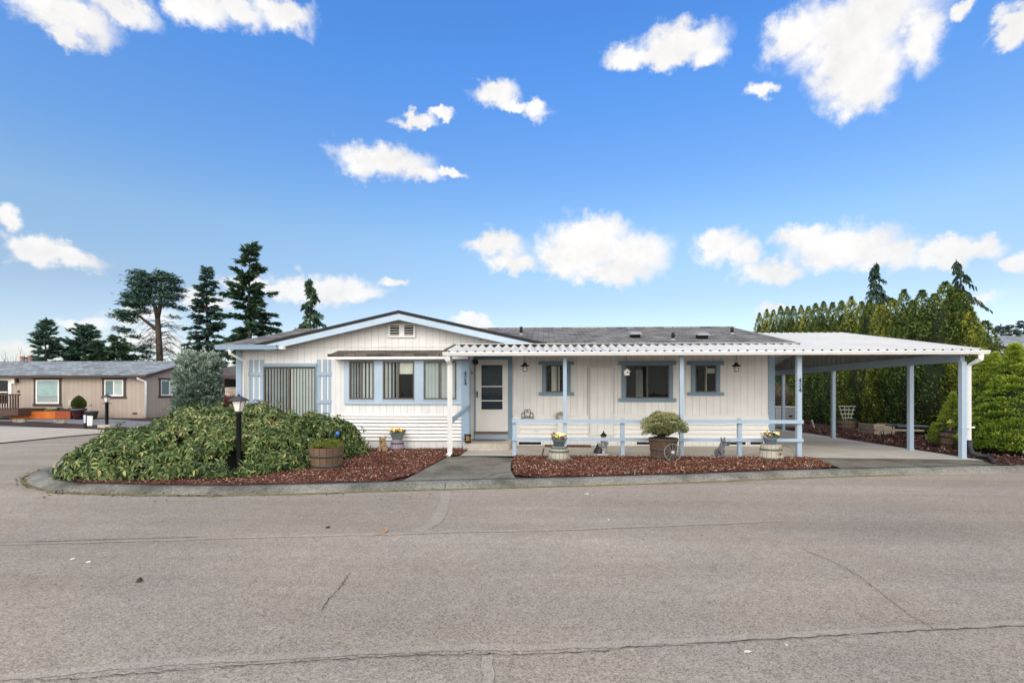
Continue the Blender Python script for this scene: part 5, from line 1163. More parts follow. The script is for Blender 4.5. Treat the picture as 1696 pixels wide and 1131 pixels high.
# -- wagon-wheel barrel with dwarf conifer
q = gz(1098.5, 761, -.01); q.z = 0; R1 = (PX(1123.5, q.y)-PX(1075.5, q.y))/2
bar, rr = tub('barrel_planter', 'dark half barrel holding the round dwarf conifer, wagon wheel leaning on it', 'barrel planter', q, R1*.82, R1, .50, M_barreld, ((.05, .09), (.22, .26), (.44, .475)), M_hoop)
wc = Vector((q.x+.13, q.y-R1*.96-.03, .20)); wh = empty('wagon_wheel', wc, 'small spoked metal wagon wheel leaning on the front of the dark conifer barrel', 'wheel'); wh.rotation_euler = (math.radians(-8), 0, 0)
M_wheel = mat('grey_iron_wheel', (.16, .155, .15), .5, .2, 8, .1, 40, .1, .5); RW = .19
b = MB(); b.tube([(RW*math.cos(t_), 0, RW*math.sin(t_)) for t_ in [2*PI*i/28 for i in range(29)]], .012, 6, False); b.build('rim', M_wheel, wh, True)
for i in range(12): t_ = 2*PI*i/12; b = MB(); b.tube([(.03*math.cos(t_), 0, .03*math.sin(t_)), (RW*math.cos(t_), 0, RW*math.sin(t_))], .0055, 5); b.build('spoke', M_wheel, wh)
b = MB(Matrix.Rotation(PI/2, 4, 'X')); b.lathe([(.01, -.03), (.038, -.03), (.042, 0), (.038, .03), (.01, .03)], (0, 0, 0), 12); b.build('hub', mat('pale_hub', (.38, .37, .35), .5), wh, True)
L_dw = leafmat('dwarf_conifer_tufts', [(0, (.025, .035, .016)), (.25, (.085, .105, .048)), (.45, (.19, .215, .10)), (.66, (.36, .36, .17)), (.86, (.55, .50, .23)), (1, (.36, .25, .08))], .12, .6)
dw = empty('dwarf_conifer', q+Vector((0, 0, .45)), 'round dwarf conifer with pale tipped tufts growing in the wagon-wheel barrel', 'shrub')
r = np.random.default_rng(8); nl = 190; Ca = []
while len(Ca) < nl:
    v = unit(r.normal(size=3)); 
    if v[2] < -.45: continue
    rad = np.array([.43, .40, .31])*r.uniform(.58, 1.12); Ca.append(v*rad+np.array([.02, 0, .27]))
Ca = np.array(Ca); k = 15000; i = r.integers(0, nl, k); v = unit(r.normal(size=(k, 3))); v[:, 2] = np.where(v[:, 2] < -.3, -v[:, 2], v[:, 2]); sz = r.uniform(.07, .12, nl)
p = Ca[i]+v*sz[i][:, None]*np.array([1, 1, .62]); L = r.uniform(.035, .06, k)
leaves('crown', p, v+unit(Ca-np.array([0, 0, .22]))[i]*.5+np.array([0, 0, .3]), v+r.normal(0, .7, (k, 3)), L, L*.36, np.clip(.40+.30*v[:, 2]+r.normal(0, .10, k)+r.normal(0, .10, nl)[i], 0, 1), L_dw, dw)
b = MB(); b.tube([(0, 0, -.05), (0, 0, .35)], .05, 6); 
for i in range(26): c = Ca[random.randrange(nl)]; b.tube([(0, 0, .1), tuple(c*.6), tuple(c*.95)], [.02, .014, .006], 4, False)
b.ell((0, 0, .27), (.30, .28, .18), 14, 8, .1); b.build('trunk', M_core, dw)  # trunk and twigs plus a dark filler core in the crown
# -- upturned barrels with pots
def hoopwire(root, pts, m): b = MB(); b.tube(pts, .005, 5, False); return b.build('wire_hoop', m, root, True)
M_rust = mat('rusty_wire', (.17, .085, .045), .7, .2)
q = gz(926, 763, -.02); q.z = 0; R0 = (PX(946, q.y)-PX(905, q.y))/2
bar, rr = tub('barrel', 'small grey-green upturned barrel with bellied top under the yellow pansies', 'barrel', q, R0*.84, R0*.60, .315, M_barrelg, ((.19, .235), (.27, .312)), M_hoopg, None, False, .035)
b = MB(); b.lathe([(R0*1.02, 0), (R0*1.05, .02), (R0*1.02, .05), (R0*.84, .055)], (0, 0, 0), 24); b.build('base_rim', M_hoopg, bar, True)
for s in (-1, 1): hoopwire(bar, [(s*R0*.5, -R0*.66, .20), (s*R0*.80, -R0*.5, .12), (s*R0*.45, -R0*.82, .03)], M_rust)
flowerpot('slate pot of yellow and cream pansies on the bellied grey barrel near the door', q+Vector((0, 0, .316)), .115, .15, .15, [F_yel, F_pale, F_pale, F_red, F_yel, F_pur], 11, 16, 1.15, .14)
q = gz(1277, 761, -.02); q.z = 0; R0 = (PX(1296.5, q.y)-PX(1257, q.y))/2
bar, rr = tub('barrel', 'grey upturned barrel with dark bands beside the carport post', 'barrel', q, R0, R0*.80, .345, M_barrelg, ((.005, .05), (.21, .255)), M_hoopg, None, False, .0)
hoopwire(bar, [(.20+.185*math.cos(t_), -R0-.03+.03*math.sin(t_), .16+.17*math.sin(t_)) for t_ in [2*PI*i/22 for i in range(23)]], M_rust)
b = MB(); b.ell((.10, -R0*.93, .15), (.03, .02, .035), 8, 6); b.build('bung', mat('rust_bung', (.25, .09, .05), .7), bar, True)
flowerpot('blue-grey pot of mixed pansies on the grey banded barrel beside the carport post', q+Vector((-.02, 0, .346)), .115, .155, .155, [F_yel, F_pale, F_or, F_pur, F_pale, F_red, F_wht], 12, 20, 1.2, .14, None, False, mat('blue_grey_pot', (.20, .25, .31), .5))
q = gz(658, 745.5, 0); q.z = 0; R0 = (PX(671.5, q.y)-PX(644.5, q.y))/2
bar, rr = tub('tub', 'lilac upturned tub with dark bands under the grey pot by the bay window', 'tub', q, R0, R0*.62, .27, M_barrelp, ((.03, .065), (.18, .215)), M_hoop, None, False)
b = MB(); b.lathe([(R0*.62, .262), (R0*.66, .268), (R0*.6, .288), (.02, .293)], (0, 0, 0), 20); b.build('lid', M_barrelp, bar, True)
flowerpot('square grey pot of orange and yellow flowers on the lilac tub', q+Vector((0, 0, .293)), .12, .18, .18, [F_yel, F_or, F_pale, F_yel], 13, 20, 1.1, .11, None, True, mat('grey_square_pot', (.13, .155, .155), .5))
# right edge: pink flowers on a pale barrel
q = gz(1694, 754, -.02); q.z = 0; R0 = .27
bar, rr = tub('barrel', 'pale upturned barrel with dark bands cut by the right edge, under pink flowers', 'barrel', q, R0, R0*.72, .42, M_barrelg, ((.06, .12), (.28, .33)), M_hoop, None, False)
flowerpot('blue-grey pot of pink flowers on the pale barrel at the right edge', q+Vector((0, 0, .425)), .13, .17, .18, [F_pnk, F_pnk, F_wht], 14, 26, 1.2, .15, None, False, mat('blue_grey_pot', (.20, .25, .31), .5))
# ------------------------------------------------------------------ figurines: one remeshed surface each
def figure(label, loc, rz, blobs, m, vox=.012, extra=None, cat='figurine'):
    root = empty('garden_figurine', loc, label, cat, None, rz); b = MB()
    for c, r_ in blobs: b.ell(c, r_, 14, 10)
    o = b.build('body', m, root, True); remesh(o, vox)
    if extra:
        for nm, bl, mm in extra:
            b = MB()
            for c, r_ in bl: b.ell(c, r_, 10, 8)
            b.build(nm, mm, root, True)
    return root
def mottled(name, a, b_, sc=22):
    t = NT(name); n = t.noise(t.node('TexCoord').outputs['Object'], sc, 4, .6); return t.pbr(t.ramp(n, [(.38, a), (.6, b_)]), .7, .25, 0, t.bump(n, .5, .01))
q = gz(634, 748, 0)
figure('tan sitting puppy figurine on the red bark left of the lilac tub', q, 0, [((0, 0, .15), (.10, .09, .13)), ((0, -.02, .25), (.085, .075, .08)), ((0, -.03, .33), (.085, .075, .075)), ((0, -.10, .31), (.045, .05, .04)), ((-.07, -.01, .385), (.03, .02, .04)), ((.07, -.01, .385), (.03, .02, .04)), ((-.055, -.08, .09), (.032, .035, .10)), ((.055, -.08, .09), (.032, .035, .10)), ((-.055, -.11, .025), (.04, .055, .03)), ((.055, -.11, .025), (.04, .055, .03)), ((-.09, .0, .07), (.05, .08, .07)), ((.09, .0, .07), (.05, .08, .07))],
       mottled('tan_mottled_ceramic', (.17, .10, .045), (.42, .29, .16)), .012, [('nose', [((0, -.148, .325), (.016, .012, .012))], M_black), ('eye', [((-.035, -.098, .35), (.011, .009, .011))], M_black), ('eye', [((.035, -.098, .35), (.011, .009, .011))], M_black)])
q = Vector((PX(774.5, 13.40), 13.40, .19))
figure('small black and tan dog figurine at the left end of the front step', q, .2, [((0, 0, .09), (.10, .10, .09)), ((0, -.03, .17), (.085, .08, .075)), ((-.07, -.02, .20), (.03, .035, .055)), ((.07, -.02, .20), (.03, .035, .055)), ((-.05, -.10, .03), (.035, .05, .03)), ((.05, -.10, .03), (.035, .05, .03))],
       mat('glossy_black_ceramic', (.015, .014, .014), .35, .2), .012, [('muzzle', [((0, -.105, .15), (.05, .035, .045)), ((0, -.09, .09), (.06, .03, .035))], mat('tan_ceramic', (.33, .17, .06), .6))])
q = gz(1194.5, 758.5, -.01); q.z = 0
figure('dark grey mottled upright animal statue with pointed ears between two railing posts', q, .35, [((0, 0, .05), (.10, .10, .05)), ((0, 0, .17), (.085, .085, .13)), ((.02, -.01, .29), (.065, .065, .09)), ((.04, -.03, .39), (.062, .068, .055)), ((.05, -.10, .375), (.03, .045, .028)), ((0, 0, .455), (.02, .018, .045)), ((.085, -.01, .455), (.02, .018, .045)), ((.10, -.09, .31), (.028, .065, .03)), ((.13, -.13, .36), (.024, .03, .05)), ((-.06, -.09, .17), (.03, .03, .09)), ((-.06, -.11, .04), (.04, .06, .03)), ((.07, -.11, .04), (.04, .06, .03)), ((-.08, .07, .12), (.05, .05, .10))],
       mottled('grey_mottled_stone', (.018, .018, .02), (.17, .17, .18), 16), .012)
q = gz(1703, 757, -.02); q.z = 0
figure('white and black animal figurine lying in front of the barrel at the right edge', q, .3, [((0, 0, .08), (.16, .09, .075)), ((-.15, -.03, .12), (.07, .06, .06)), ((-.21, -.05, .10), (.035, .03, .03)), ((-.14, -.01, .19), (.02, .02, .03)), ((.1, -.07, .03), (.06, .05, .03)), ((-.08, -.08, .03), (.06, .05, .03))], mottled('white_black_ceramic', (.03, .03, .03), (.62, .60, .56), 9), .014)
# lighthouse statue
q = gz(997, 753.5, -.01); q.z = 0; lh = empty('lighthouse_statue', q, 'small grey stone lighthouse statue with black lantern cap on dark rocks', 'statue')
b = MB(); b.lathe([(.105, .04), (.10, .06), (.085, .22), (.075, .33), (.07, .36)], (.04, 0, 0), 14); b.lathe([(.07, .352), (.115, .36), (.115, .39), (.06, .392)], (.04, 0, 0), 14)
b.build('tower', mottled('grey_rubble_stone', (.07, .07, .075), (.40, .39, .38), 26), lh, False)
b = MB(); b.lathe([(.21, 0), (.215, .02), (.19, .035), (.05, .04)], (-.02, 0, 0), 16, 1, .7); b.build('base', mat('pale_stone_base', (.40, .39, .37), .8), lh)
b = MB(); 
for c, r_ in [((-.13, -.03, .10), (.075, .08, .09)), ((-.09, -.02, .20), (.06, .07, .09)), ((-.16, 0, .07), (.06, .07, .06)), ((-.04, -.08, .09), (.05, .05, .08))]: b.ell(c, r_, 10, 7, .08)
remesh(b.build('rocks', mottled('black_rock', (.012, .012, .014), (.06, .06, .065), 18), lh), .014)
b = MB(); 
for c, r_ in [((-.06, -.07, .25), (.045, .045, .05)), ((-.10, -.06, .29), (.03, .03, .035)), ((.12, -.05, .30), (.04, .04, .06)), ((.02, -.09, .06), (.035, .03, .06))]: b.ell(c, r_, 8, 6, .1)
b.build('steps', mottled('grey_rubble_stone2', (.15, .15, .16), (.50, .49, .47), 26), lh)
b = MB(); b.lathe([(.055, .392), (.055, .48)], (.04, 0, 0), 10); b.build('lantern', mat('amber_lantern_glass', (.34, .25, .12), .3), lh)
b = MB()
for i in range(5): t_ = 2*PI*i/5-.3; b.tube([(.04+.056*math.cos(t_), .056*math.sin(t_), .39), (.04+.056*math.cos(t_), .056*math.sin(t_), .485)], .007, 4)
b.lathe([(.085, .475), (.09, .487), (.055, .52), (.03, .545), (.014, .565), (.018, .58), (.004, .60)], (.04, 0, 0), 12); b.build('cap', M_iron, lh)
# ------------------------------------------------------------------ hanging things under the porch roof
def lantern(px, pyt, label):
    Y = 12.9; top = PZ(588, px, Y)+.1; z = PZ(602, px, Y); x = PX(px, Y); root = empty('hanging_lantern', (x, Y, z), label, 'lantern'); T = MB()
    b = MB(); b.tube([(0, 0, .10), (0, 0, top-z+.1)], .006, 5); b.tube([(0, 0, .1), (-.04, 0, .05), (-.03, 0, 0)], .005, 4); b.tube([(0, 0, .1), (.04, 0, .05), (.03, 0, 0)], .005, 4); b.build('hanger', M_iron, root)
    b = MB(); b.lathe([(.115, -.075), (.12, -.065), (.05, -.02), (.035, .01), (.03, .03), (.005, .035)], (0, 0, 0), 14); b.build('shade', M_iron, root, True)
    b = MB(); b.lathe([(.035, -.075), (.06, -.11), (.062, -.16), (.045, -.20)], (0, 0, 0), 12); b.build('glass', mat('frosted_lantern_glass', (.55, .55, .52), .25), root, True)
    b = MB()
    for i in range(6): t_ = 2*PI*i/6; b.tube([(.04*math.cos(t_), .04*math.sin(t_), -.07), (.072*math.cos(t_), .072*math.sin(t_), -.13), (.05*math.cos(t_), .05*math.sin(t_), -.205)], .0045, 4)
    for z_, r_ in ((-.13, .073), (-.205, .05)): b.tube([(r_*math.cos(t_), r_*math.sin(t_), z_) for t_ in [2*PI*i/12 for i in range(13)]], .004, 4, False)
    b.build('cage', M_iron, root); return root
lantern(869.5, 588, 'black caged lantern hanging under the porch roof just right of the front door'); lantern(1219.5, 588, 'black caged lantern hanging under the porch roof near the right end of the home')
Y = 12.7; x = PX(1038, Y); z = PZ(621.5, 1038, Y); bh = empty('birdhouse', (x, Y, z), 'small white birdhouse hanging in front of the widest window', 'birdhouse')
b = MB(); pr = [(-.06, 0), (.06, 0), (.06, .10), (0, .155), (-.06, .10)]; b.loft([(a_, -.05, c_) for a_, c_ in pr], [(a_, .05, c_) for a_, c_ in pr]); b.build('box', M_trimw, bh)
b = MB(); 
for s in (-1, 1): b.loft([(0, -.065, .158), (s*.085, -.065, .085), (s*.09, -.065, .098), (0, -.065, .175)], [(0, .065, .158), (s*.085, .065, .085), (s*.09, .065, .098), (0, .065, .175)])
b.build('roof', M_metalw, bh); b = MB(Matrix.Translation((.015, -.052, .07)) @ Matrix.Rotation(PI/2, 4, 'X')); b.lathe([(.022, 0), (.022, .003)], (0, 0, 0), 12); b.build('entrance_hole', M_black, bh)
b = MB(); b.tube([(0, 0, .16), (0, 0, PZ(588, 1038, Y)-z+.1)], .005, 4); b.build('cord', mat('brown_cord', (.12, .08, .05), .8), bh)
# black scrolled iron planter on the wall
Y = YM-.10; x = PX(873.5, Y); z = PZ(692.5, 873.5, Y); ip = empty('iron_planter', (x, Y, z), 'black scrolled iron wall planter shaped like a little bench, right of the door', 'wall planter')
sc = (PX(883, Y)-PX(864.5, Y))/2; b = MB(); arc = lambda cx, cz, r_, a0, a1, n=10: [(cx+r_*math.cos(a0+(a1-a0)*i/n), 0, cz+r_*math.sin(a0+(a1-a0)*i/n)) for i in range(n+1)]
for s in (-1, 1):
    b.tube([(s*sc, 0, 0), (s*sc, 0, .13)]+[(s*(p_[0]), 0, p_[2]) for p_ in arc(sc*.78, .13, sc*.22, 0, PI*1.1)], .0095, 5)
    b.tube([(s*sc*.45, 0, 0), (s*sc*.5, 0, .12)]+[(s*p_[0], 0, p_[2]) for p_ in arc(sc*.26, .215, sc*.26, 0, PI*1.5)], .0095, 5)
b.tube([(-sc, 0, .02), (sc, 0, .02)], .012, 5); b.tube([(-sc*.5, 0, .06), (sc*.5, 0, .06)], .008, 5)
for s in (-1, 1): b.tube([(s*sc, 0, .02), (s*sc, 0, -.14)], .009, 5); b.tube([(s*sc, .08, .02), (s*sc, 0, .02)], .009, 5)
b.build('frame', M_iron, ip)
# hose reel and cover box
x = PX(929, YM-.15); hrl = empty('hose_reel', (x, YM-.15, PZ(690, 929, YM)), 'tan hose coiled on a white wall reel behind the second porch post', 'hose reel')
b = MB(Matrix.Rotation(PI/2, 4, 'X'))
for r_ in (.14, .115, .09): b.tube([(r_*math.cos(t_), r_*math.sin(t_), 0) for t_ in [2*PI*i/20 for i in range(21)]], .017, 6, False)
b.build('hose', mat('tan_hose', (.33, .28, .20), .6), hrl, True); b = MB(); b.box(-.10, .10, .0, .12, -.52, -.12); b.build('box', M_trimw, hrl)
# ------------------------------------------------------------------ lamp post in the shrub
def lamp(label, base, zt, s=1.0, sx=1.0):
    root = empty('lamp_post', base, label, 'lamp post'); h = zt-base.z; b = MB(); r_ = .052*s*sx
    b.lathe([(r_*1.15, 0), (r_*1.1, .05), (r_, .08), (r_, h-.56*s), (r_*1.3, h-.545*s), (r_*1.3, h-.52*s), (r_*.9, h-.51*s), (r_*.9, h-.47*s)], (0, 0, 0), 12); b.build('post', M_iron, root, True)
    z0 = h-.47*s; z1 = h-.205*s; lb, lt = .075*s, .125*s
    b = MB(); b.lathe([(lb*1.25, z0-.02), (lb*1.25, z0), (lb, z0)], (0, 0, 0), 4, 1, 1, PI/4)
    for j in range(4): t_ = PI/4+PI/2*j; b.tube([(lb*1.25*math.cos(t_), lb*1.25*math.sin(t_), z0), (lt*1.28*math.cos(t_), lt*1.28*math.sin(t_), z1)], .010*s, 4)
    b.lathe([(lt*1.32, z1), (.20*s*1.25, z1+.0), (.20*s*1.25, z1+.015), (.115*s*1.25, z1+.09*s), (.08*s*1.2, z1+.105*s), (.075*s, z1+.12*s), (.03*s, z1+.14*s)], (0, 0, 0), 4, 1, 1, PI/4)
    b.lathe([(.03*s, z1+.135*s), (.045*s, z1+.155*s), (.02*s, z1+.17*s), (.006*s, z1+.205*s)], (0, 0, 0), 8); ln = b.build('lantern', mat('weathered_black_lantern', (.045, .043, .04), .5, .3, 12, .2, 60, .1, .4), root)
    b = MB(); a, c = lb*1.2, lt*1.22; b.lathe([(a, z0+.004), (c, z1-.004)], (0, 0, 0), 4, 1, 1, PI/4); b.build('glass', mat('frosted_lamp_glass', (.70, .67, .62), .25), ln)
    return root
Yl = 9.25; lamp('black lamp post with four-sided lantern standing in the big green shrub', Vector((PX(395.5, Yl), Yl, -.02)), PZ(651, 397, Yl), .74, 1.15)
# small blue glass ball on a stake at the bush edge
Y = 11.0; p = P(559, 718, Y); gb = empty('glass_ball', p, 'small blue glass ball on a stake in the right part of the big shrub', 'garden ball'); b = MB(); b.ell((0, 0, 0), (.045, .045, .06), 12, 8); b.build('ball', mat('blue_glass', (.03, .13, .40), .15, .2, 8, .1, 30, 0, .6), gb, True); b = MB(); b.tube([(0, 0, -.05), (0, 0, -p.z)], .007, 5); b.build('stake', M_iron, gb)
# ------------------------------------------------------------------ beside the carport
Y = 22.6; x0, x1 = PX(1283.5, Y), PX(1318, Y); zt_ = PZ(673, 1300, Y); ac = empty('cooling_unit', ((x0+x1)/2, Y, 0), 'grey outdoor cooling unit with louvred sides beyond the blue number post', 'air conditioner'); hw = (x1-x0)/2
b = MB(); b.box(-hw, hw, 0, .8, .06, zt_-.05); b.build('cabinet', mat('grey_louvre_metal', (.22, .235, .23), .5), ac)
b = MB(); b.box(-hw-.02, hw+.02, -.02, .82, zt_-.05, zt_); b.build('top', mat('pale_grey_metal', (.55, .54, .51), .5), ac)
b = MB(); b.box(-hw*1.05, hw*1.05, -.05, .85, 0, .06); b.build('pad', M_apron, ac)
for i in range(12): b = MB(); u = -hw*.25+i*hw*1.22/12; b.box(u, u+.025, -.02, -.002, .12, zt_-.08); b.build('louvre', mat('pale_louvre', (.34, .35, .34), .5), ac)
b = MB(); b.box(-hw+.02, -hw*.35, -.015, -.002, .15, zt_-.08); b.build('access_panel', mat('pale_panel', (.40, .41, .39), .5), ac)
b = MB(); b.box(hw*.30, hw*.66, -.035, -.021, zt_*.5, zt_*.58); b.build('nameplate', M_black, ac)
# far half barrel with trellis
q = gz(1402.5, 711, 0); q.z = .02; R1 = (PX(1418.5, q.y)-PX(1387.5, q.y))/2
tub('barrel_planter', 'half barrel with a wooden trellis in it before the hedge beyond the drive', 'barrel planter', q, R1*.84, R1, .36, M_barrel, ((.04, .09), (.20, .25)), M_hoop)
tr = empty('trellis', q+Vector((0, 0, .30)), 'small pale fan trellis standing in the far half barrel', 'trellis'); b = MB(); w_ = R1*.85; Ht = PZ(672, 1402, q.y)-q.z-.30
for s in (-1, -.33, .33, 1): b.tube([(s*w_*.35, 0, 0), (s*w_*.95, 0, Ht)], .013, 4)
for f in (.25, .5, .75, .98): b.box(-w_*(.35+.6*f)-.06, w_*(.35+.6*f)+.06, -.03, -.012, Ht*f-.016, Ht*f+.016)
b.build('lattice', mat('pale_weathered_wood', (.45, .42, .37), .8, .2), tr)
r = np.random.default_rng(4); k = 300; wl = empty('leafy_plant', q+Vector((0, 0, .30)), 'low green weedy plant around the trellis in the far half barrel', 'plant'); a = r.uniform(0, 2*PI, k); s_ = np.sqrt(r.uniform(0, 1, k))*R1*.9
leaves('leaves', np.stack([s_*np.cos(a), s_*np.sin(a), r.uniform(.02, .14, k)], 1), np.stack([np.cos(a), np.sin(a), r.uniform(0, 1, k)], 1), np.tile([0, 0, 1.], (k, 1))+r.normal(0, .3, (k, 3)), .07, .035, r.uniform(0, .8, k), L_pot, wl)
# picnic bench / raised box and dark table leaf
M_gwood = mat('grey_weathered_wood', (.24, .19, .14), .85, .25, 4, .2, 20, .4, streak=(1, 8, 8))
Y = 18.8
rbx = empty('planter_box', (PX(1462, Y), Y, 0), 'low weathered wooden planter box of stacked boards in front of the hedge', 'planter box'); x0, x1 = PX(1447, Y)-rbx.location.x, PX(1481, Y)-rbx.location.x
for i in range(3):
    z0 = .02+.13*i; b = MB(); b.box(x0, x1, -.02, .015, z0, z0+.12); b.build('board', M_gwood, rbx); b = MB(); b.box(x0, x0+.03, .016, .9, z0, z0+.12); b.box(x1-.03, x1, .016, .9, z0, z0+.12); b.build('end_board', M_gwood, rbx)
b = MB(); b.box(x0+.03, x1-.03, .02, .9, .02, .36); b.build('soil', M_mulb, rbx)
bn = empty('bench', (PX(1486, 16.9), 16.9, 0), 'weathered plank bench on thin black legs in front of the wooden planter box', 'bench', None, math.radians(-6)); b = MB(); hw = (PX(1524, 16.9)-PX(1449, 16.9))/2
zb_ = PZ(711, 1480, 16.9); b.box(-hw, hw, -.14, -.005, zb_-.05, zb_); b.box(-hw, hw, .005, .14, zb_-.05, zb_); b.build('plank', M_gwood, bn)
for s in (-.62, .62):
    b = MB(); b.tube([(s*hw-.08, -.12, 0), (s*hw, -.1, zb_-.05)], .014, 5); b.tube([(s*hw+.08, .12, 0), (s*hw, .1, zb_-.05)], .014, 5); b.tube([(s*hw, -.1, zb_-.06), (s*hw, .1, zb_-.06)], .014, 5); b.build('leg', M_iron, bn)
tl = empty('folding_table', (PX(1504, 17.4), 17.4, 0), 'dark grey table leaf on thin legs behind the bench beside the second carport post', 'table'); hw = (PX(1531, 17.4)-PX(1478, 17.4))/2; z1 = PZ(704.5, 1500, 17.4)
b = MB(); b.loft([(-hw, -.3, z1-.03), (hw*.86, -.3, z1-.03), (hw, .35, z1-.03), (-hw, .35, z1-.03)], [(-hw, -.3, z1+.02), (hw*.86, -.3, z1+.02), (hw, .35, z1+.02), (-hw, .35, z1+.02)]); b.build('table_top', mat('dark_grey_plastic', (.055, .06, .072), .5), tl)
for s in (-.7, .7):
    b = MB(); b.tube([(s*hw, -.25, 0), (s*hw*.9, -.2, z1-.02)], .014, 5); b.tube([(s*hw, .3, 0), (s*hw*.9, .25, z1-.02)], .014, 5); b.tube([(s*hw*.97, -.24, .15), (s*hw*.97, .29, .15)], .012, 5); b.build('leg', M_iron, tl)
# daffodil half barrel by the corner post
q = gz(1575, 740, 0); q.z = .01; R1 = (PX(1592.5, q.y)-PX(1558, q.y))/2
tub('barrel_planter', 'half barrel with daffodils beside the corner post and white downspout', 'barrel planter', q, R1*.86, R1, PZ(717, 1575, q.y), M_barrel, ((.05, .11), (.26, .32)), M_hoop)
pt = flowerpot('slate pot of small pink and white flowers set in the daffodil barrel', q+Vector((.05, -.02, PZ(717, 1575, q.y)-.05)), .19, .22, .13, [F_pnk, F_wht, F_pnk], 15, 16, 1.15, .05)
df = empty('daffodils', pt.location+Vector((0, 0, .12)), 'clump of yellow daffodils rising from the slate pot in the half barrel', 'daffodils'); random.seed(3); k = 60
r = np.random.default_rng(9); a = r.uniform(0, 2*PI, k); leaves('leaves', np.stack([.08*np.cos(a), .08*np.sin(a), np.zeros(k)], 1), np.stack([np.cos(a)*.35, np.sin(a)*.35, np.ones(k)], 1), np.stack([np.cos(a), np.sin(a), np.zeros(k)], 1), r.uniform(.14, .26, k), .018, r.uniform(.3, .9, k), L_pot, df)
for i in range(7):
    a = random.uniform(0, 2*PI); h_ = random.uniform(.15, .27); c = Vector((.13*math.cos(a), .09*math.sin(a), h_)); b = MB(); b.tube([(c.x*.3, c.y*.3, 0), c], .006, 4)
    nrm = Vector((0, -1, .2)).normalized(); u = Vector((1, 0, 0)); v = nrm.cross(u)
    for j in range(6): t_ = 2*PI*j/6; dd = u*math.cos(t_)+v*math.sin(t_); ee = nrm.cross(dd); b.add([c, c+dd*.03+ee*.018, c+dd*.055, c+dd*.03-ee*.018], [(0, 1, 2, 3)])
    b.tube([c, c+nrm*.035], [.014, .022], 8); b.build('blossom', F_yel, df)
sb = empty('garden_spinner', (q.x+.06, q.y+.05, q.z+PZ(717, 1575, q.y)), 'small white and yellow round face ornament on a stick above the daffodils', 'garden ornament'); zz_ = PZ(698, 1580, q.y)-sb.location.z
b = MB(); b.tube([(0, 0, 0), (0, 0, zz_)], .006, 5); b.build('stick', M_iron, sb); b = MB(Matrix.Translation((0, 0, zz_)) @ Matrix.Rotation(PI/2, 4, 'X')); b.lathe([(.07, -.01), (.075, 0), (.07, .01)], (0, 0, 0), 16); b.build('disc', F_wht, sb); b = MB(Matrix.Translation((0, -.013, zz_)) @ Matrix.Rotation(PI/2, 4, 'X')); b.lathe([(.04, -.002), (.04, .002)], (0, 0, 0), 14); b.build('face', F_pale, sb)
# stake, little red plant
q = gz(1347, 708, .02); b = MB(Matrix.Translation(q)); b.tube([(.05, 0, 0), (-.06, 0, .34)], .028, 4); tag(b.build('garden_stake', mat('pale_stake_wood', (.55, .50, .42), .8)), 'pale leaning wooden stake in the bark beyond the drive', 'stake')
q = gz(1338, 706, .02); twiggy('red_shrub', 'tiny dark red shrub left of the pale leaning stake', q, .22, .28, 60, bpy.data.materials['dark_red_twigs'], .012, 12)
# ------------------------------------------------------------------ tan house across the side street
NY = 31.0; nzb = -.1
nx1 = PX(241.5, NY); nh = empty('neighbor_house', (nx1-8, NY, nzb), 'tan single-storey home with brown trim across the side street at the left', 'house'); nb = under(nh)
M_tan = siding('tan_vertical_siding', (.37, .305, .25), .30, 0, .06, .62); M_tans = siding('tan_vertical_siding_side', (.35, .285, .235), .30, 1, .06, .62)
M_brown = mat('dark_brown_trim', (.055, .038, .032), .6, .12)
M_shg = shingle('blue_grey_shingles', [(.17, .185, .185), (.235, .25, .25), (.29, .305, .30), (.35, .355, .345)], .2, .4)
ze = PZ(621, 200, NY-.35); Yr = NY+4.1; zr_ = PZ(598, 200, Yr); nx0 = nx1-22; zeave = lambda y: ze+(zr_-ze)*(y-(NY-.35))/(Yr-NY+.35)
b = MB(); b.quad((nx0, NY, nzb), (nx1, NY, nzb), (nx1, NY, zeave(NY)-.05), (nx0, NY, zeave(NY)-.05)); nb(b, 'wall', M_tan)
b = MB(); b.add([(nx1, NY, nzb), (nx1, NY+8.2, nzb), (nx1, NY+8.2, zeave(NY)-.05), (nx1, Yr, zr_-.1), (nx1, NY, zeave(NY)-.05)], [(0, 1, 2, 3, 4)]); nb(b, 'side_wall', M_tans)
b = MB(); slab_(b, [(nx0, NY-.35, ze), (nx1+.3, NY-.35, ze), (nx1+.3, Yr, zr_), (nx0, Yr, zr_)], .06); slab_(b, [(nx0, Yr, zr_), (nx1+.3, Yr, zr_), (nx1+.3, NY+8.5, ze), (nx0, NY+8.5, ze)], .06); nb(b, 'roof', M_shg)
b = MB(); b.box(nx0, nx1+.3, NY-.38, NY-.351, ze-.17, ze-.01); nb(b, 'fascia', M_brown)
for sg in (0, 1):
    y0, y1 = (NY-.35, Yr) if sg == 0 else (NY+8.5, Yr); b = MB(); b.loft([(nx1+.301, y0, ze-.17), (nx1+.33, y0, ze-.17), (nx1+.33, y0, ze+.015), (nx1+.301, y0, ze+.015)], [(nx1+.301, y1, zr_-.17), (nx1+.33, y1, zr_-.17), (nx1+.33, y1, zr_+.015), (nx1+.301, y1, zr_+.015)]); nb(b, 'rake_board', M_brown)
TN = frame_at(0, NY, 1, NY)
def nbl(sl, dr, a, b, z0, z1): sl(a, b, z0+(z1-z0)*.0, z0+(z1-z0)*.24, .12, .3, 1.0); dr(a, b, z0+(z1-z0)*.25, z1, mat('pale_aqua_shade', (.42, .52, .50), .7), .0, 2)
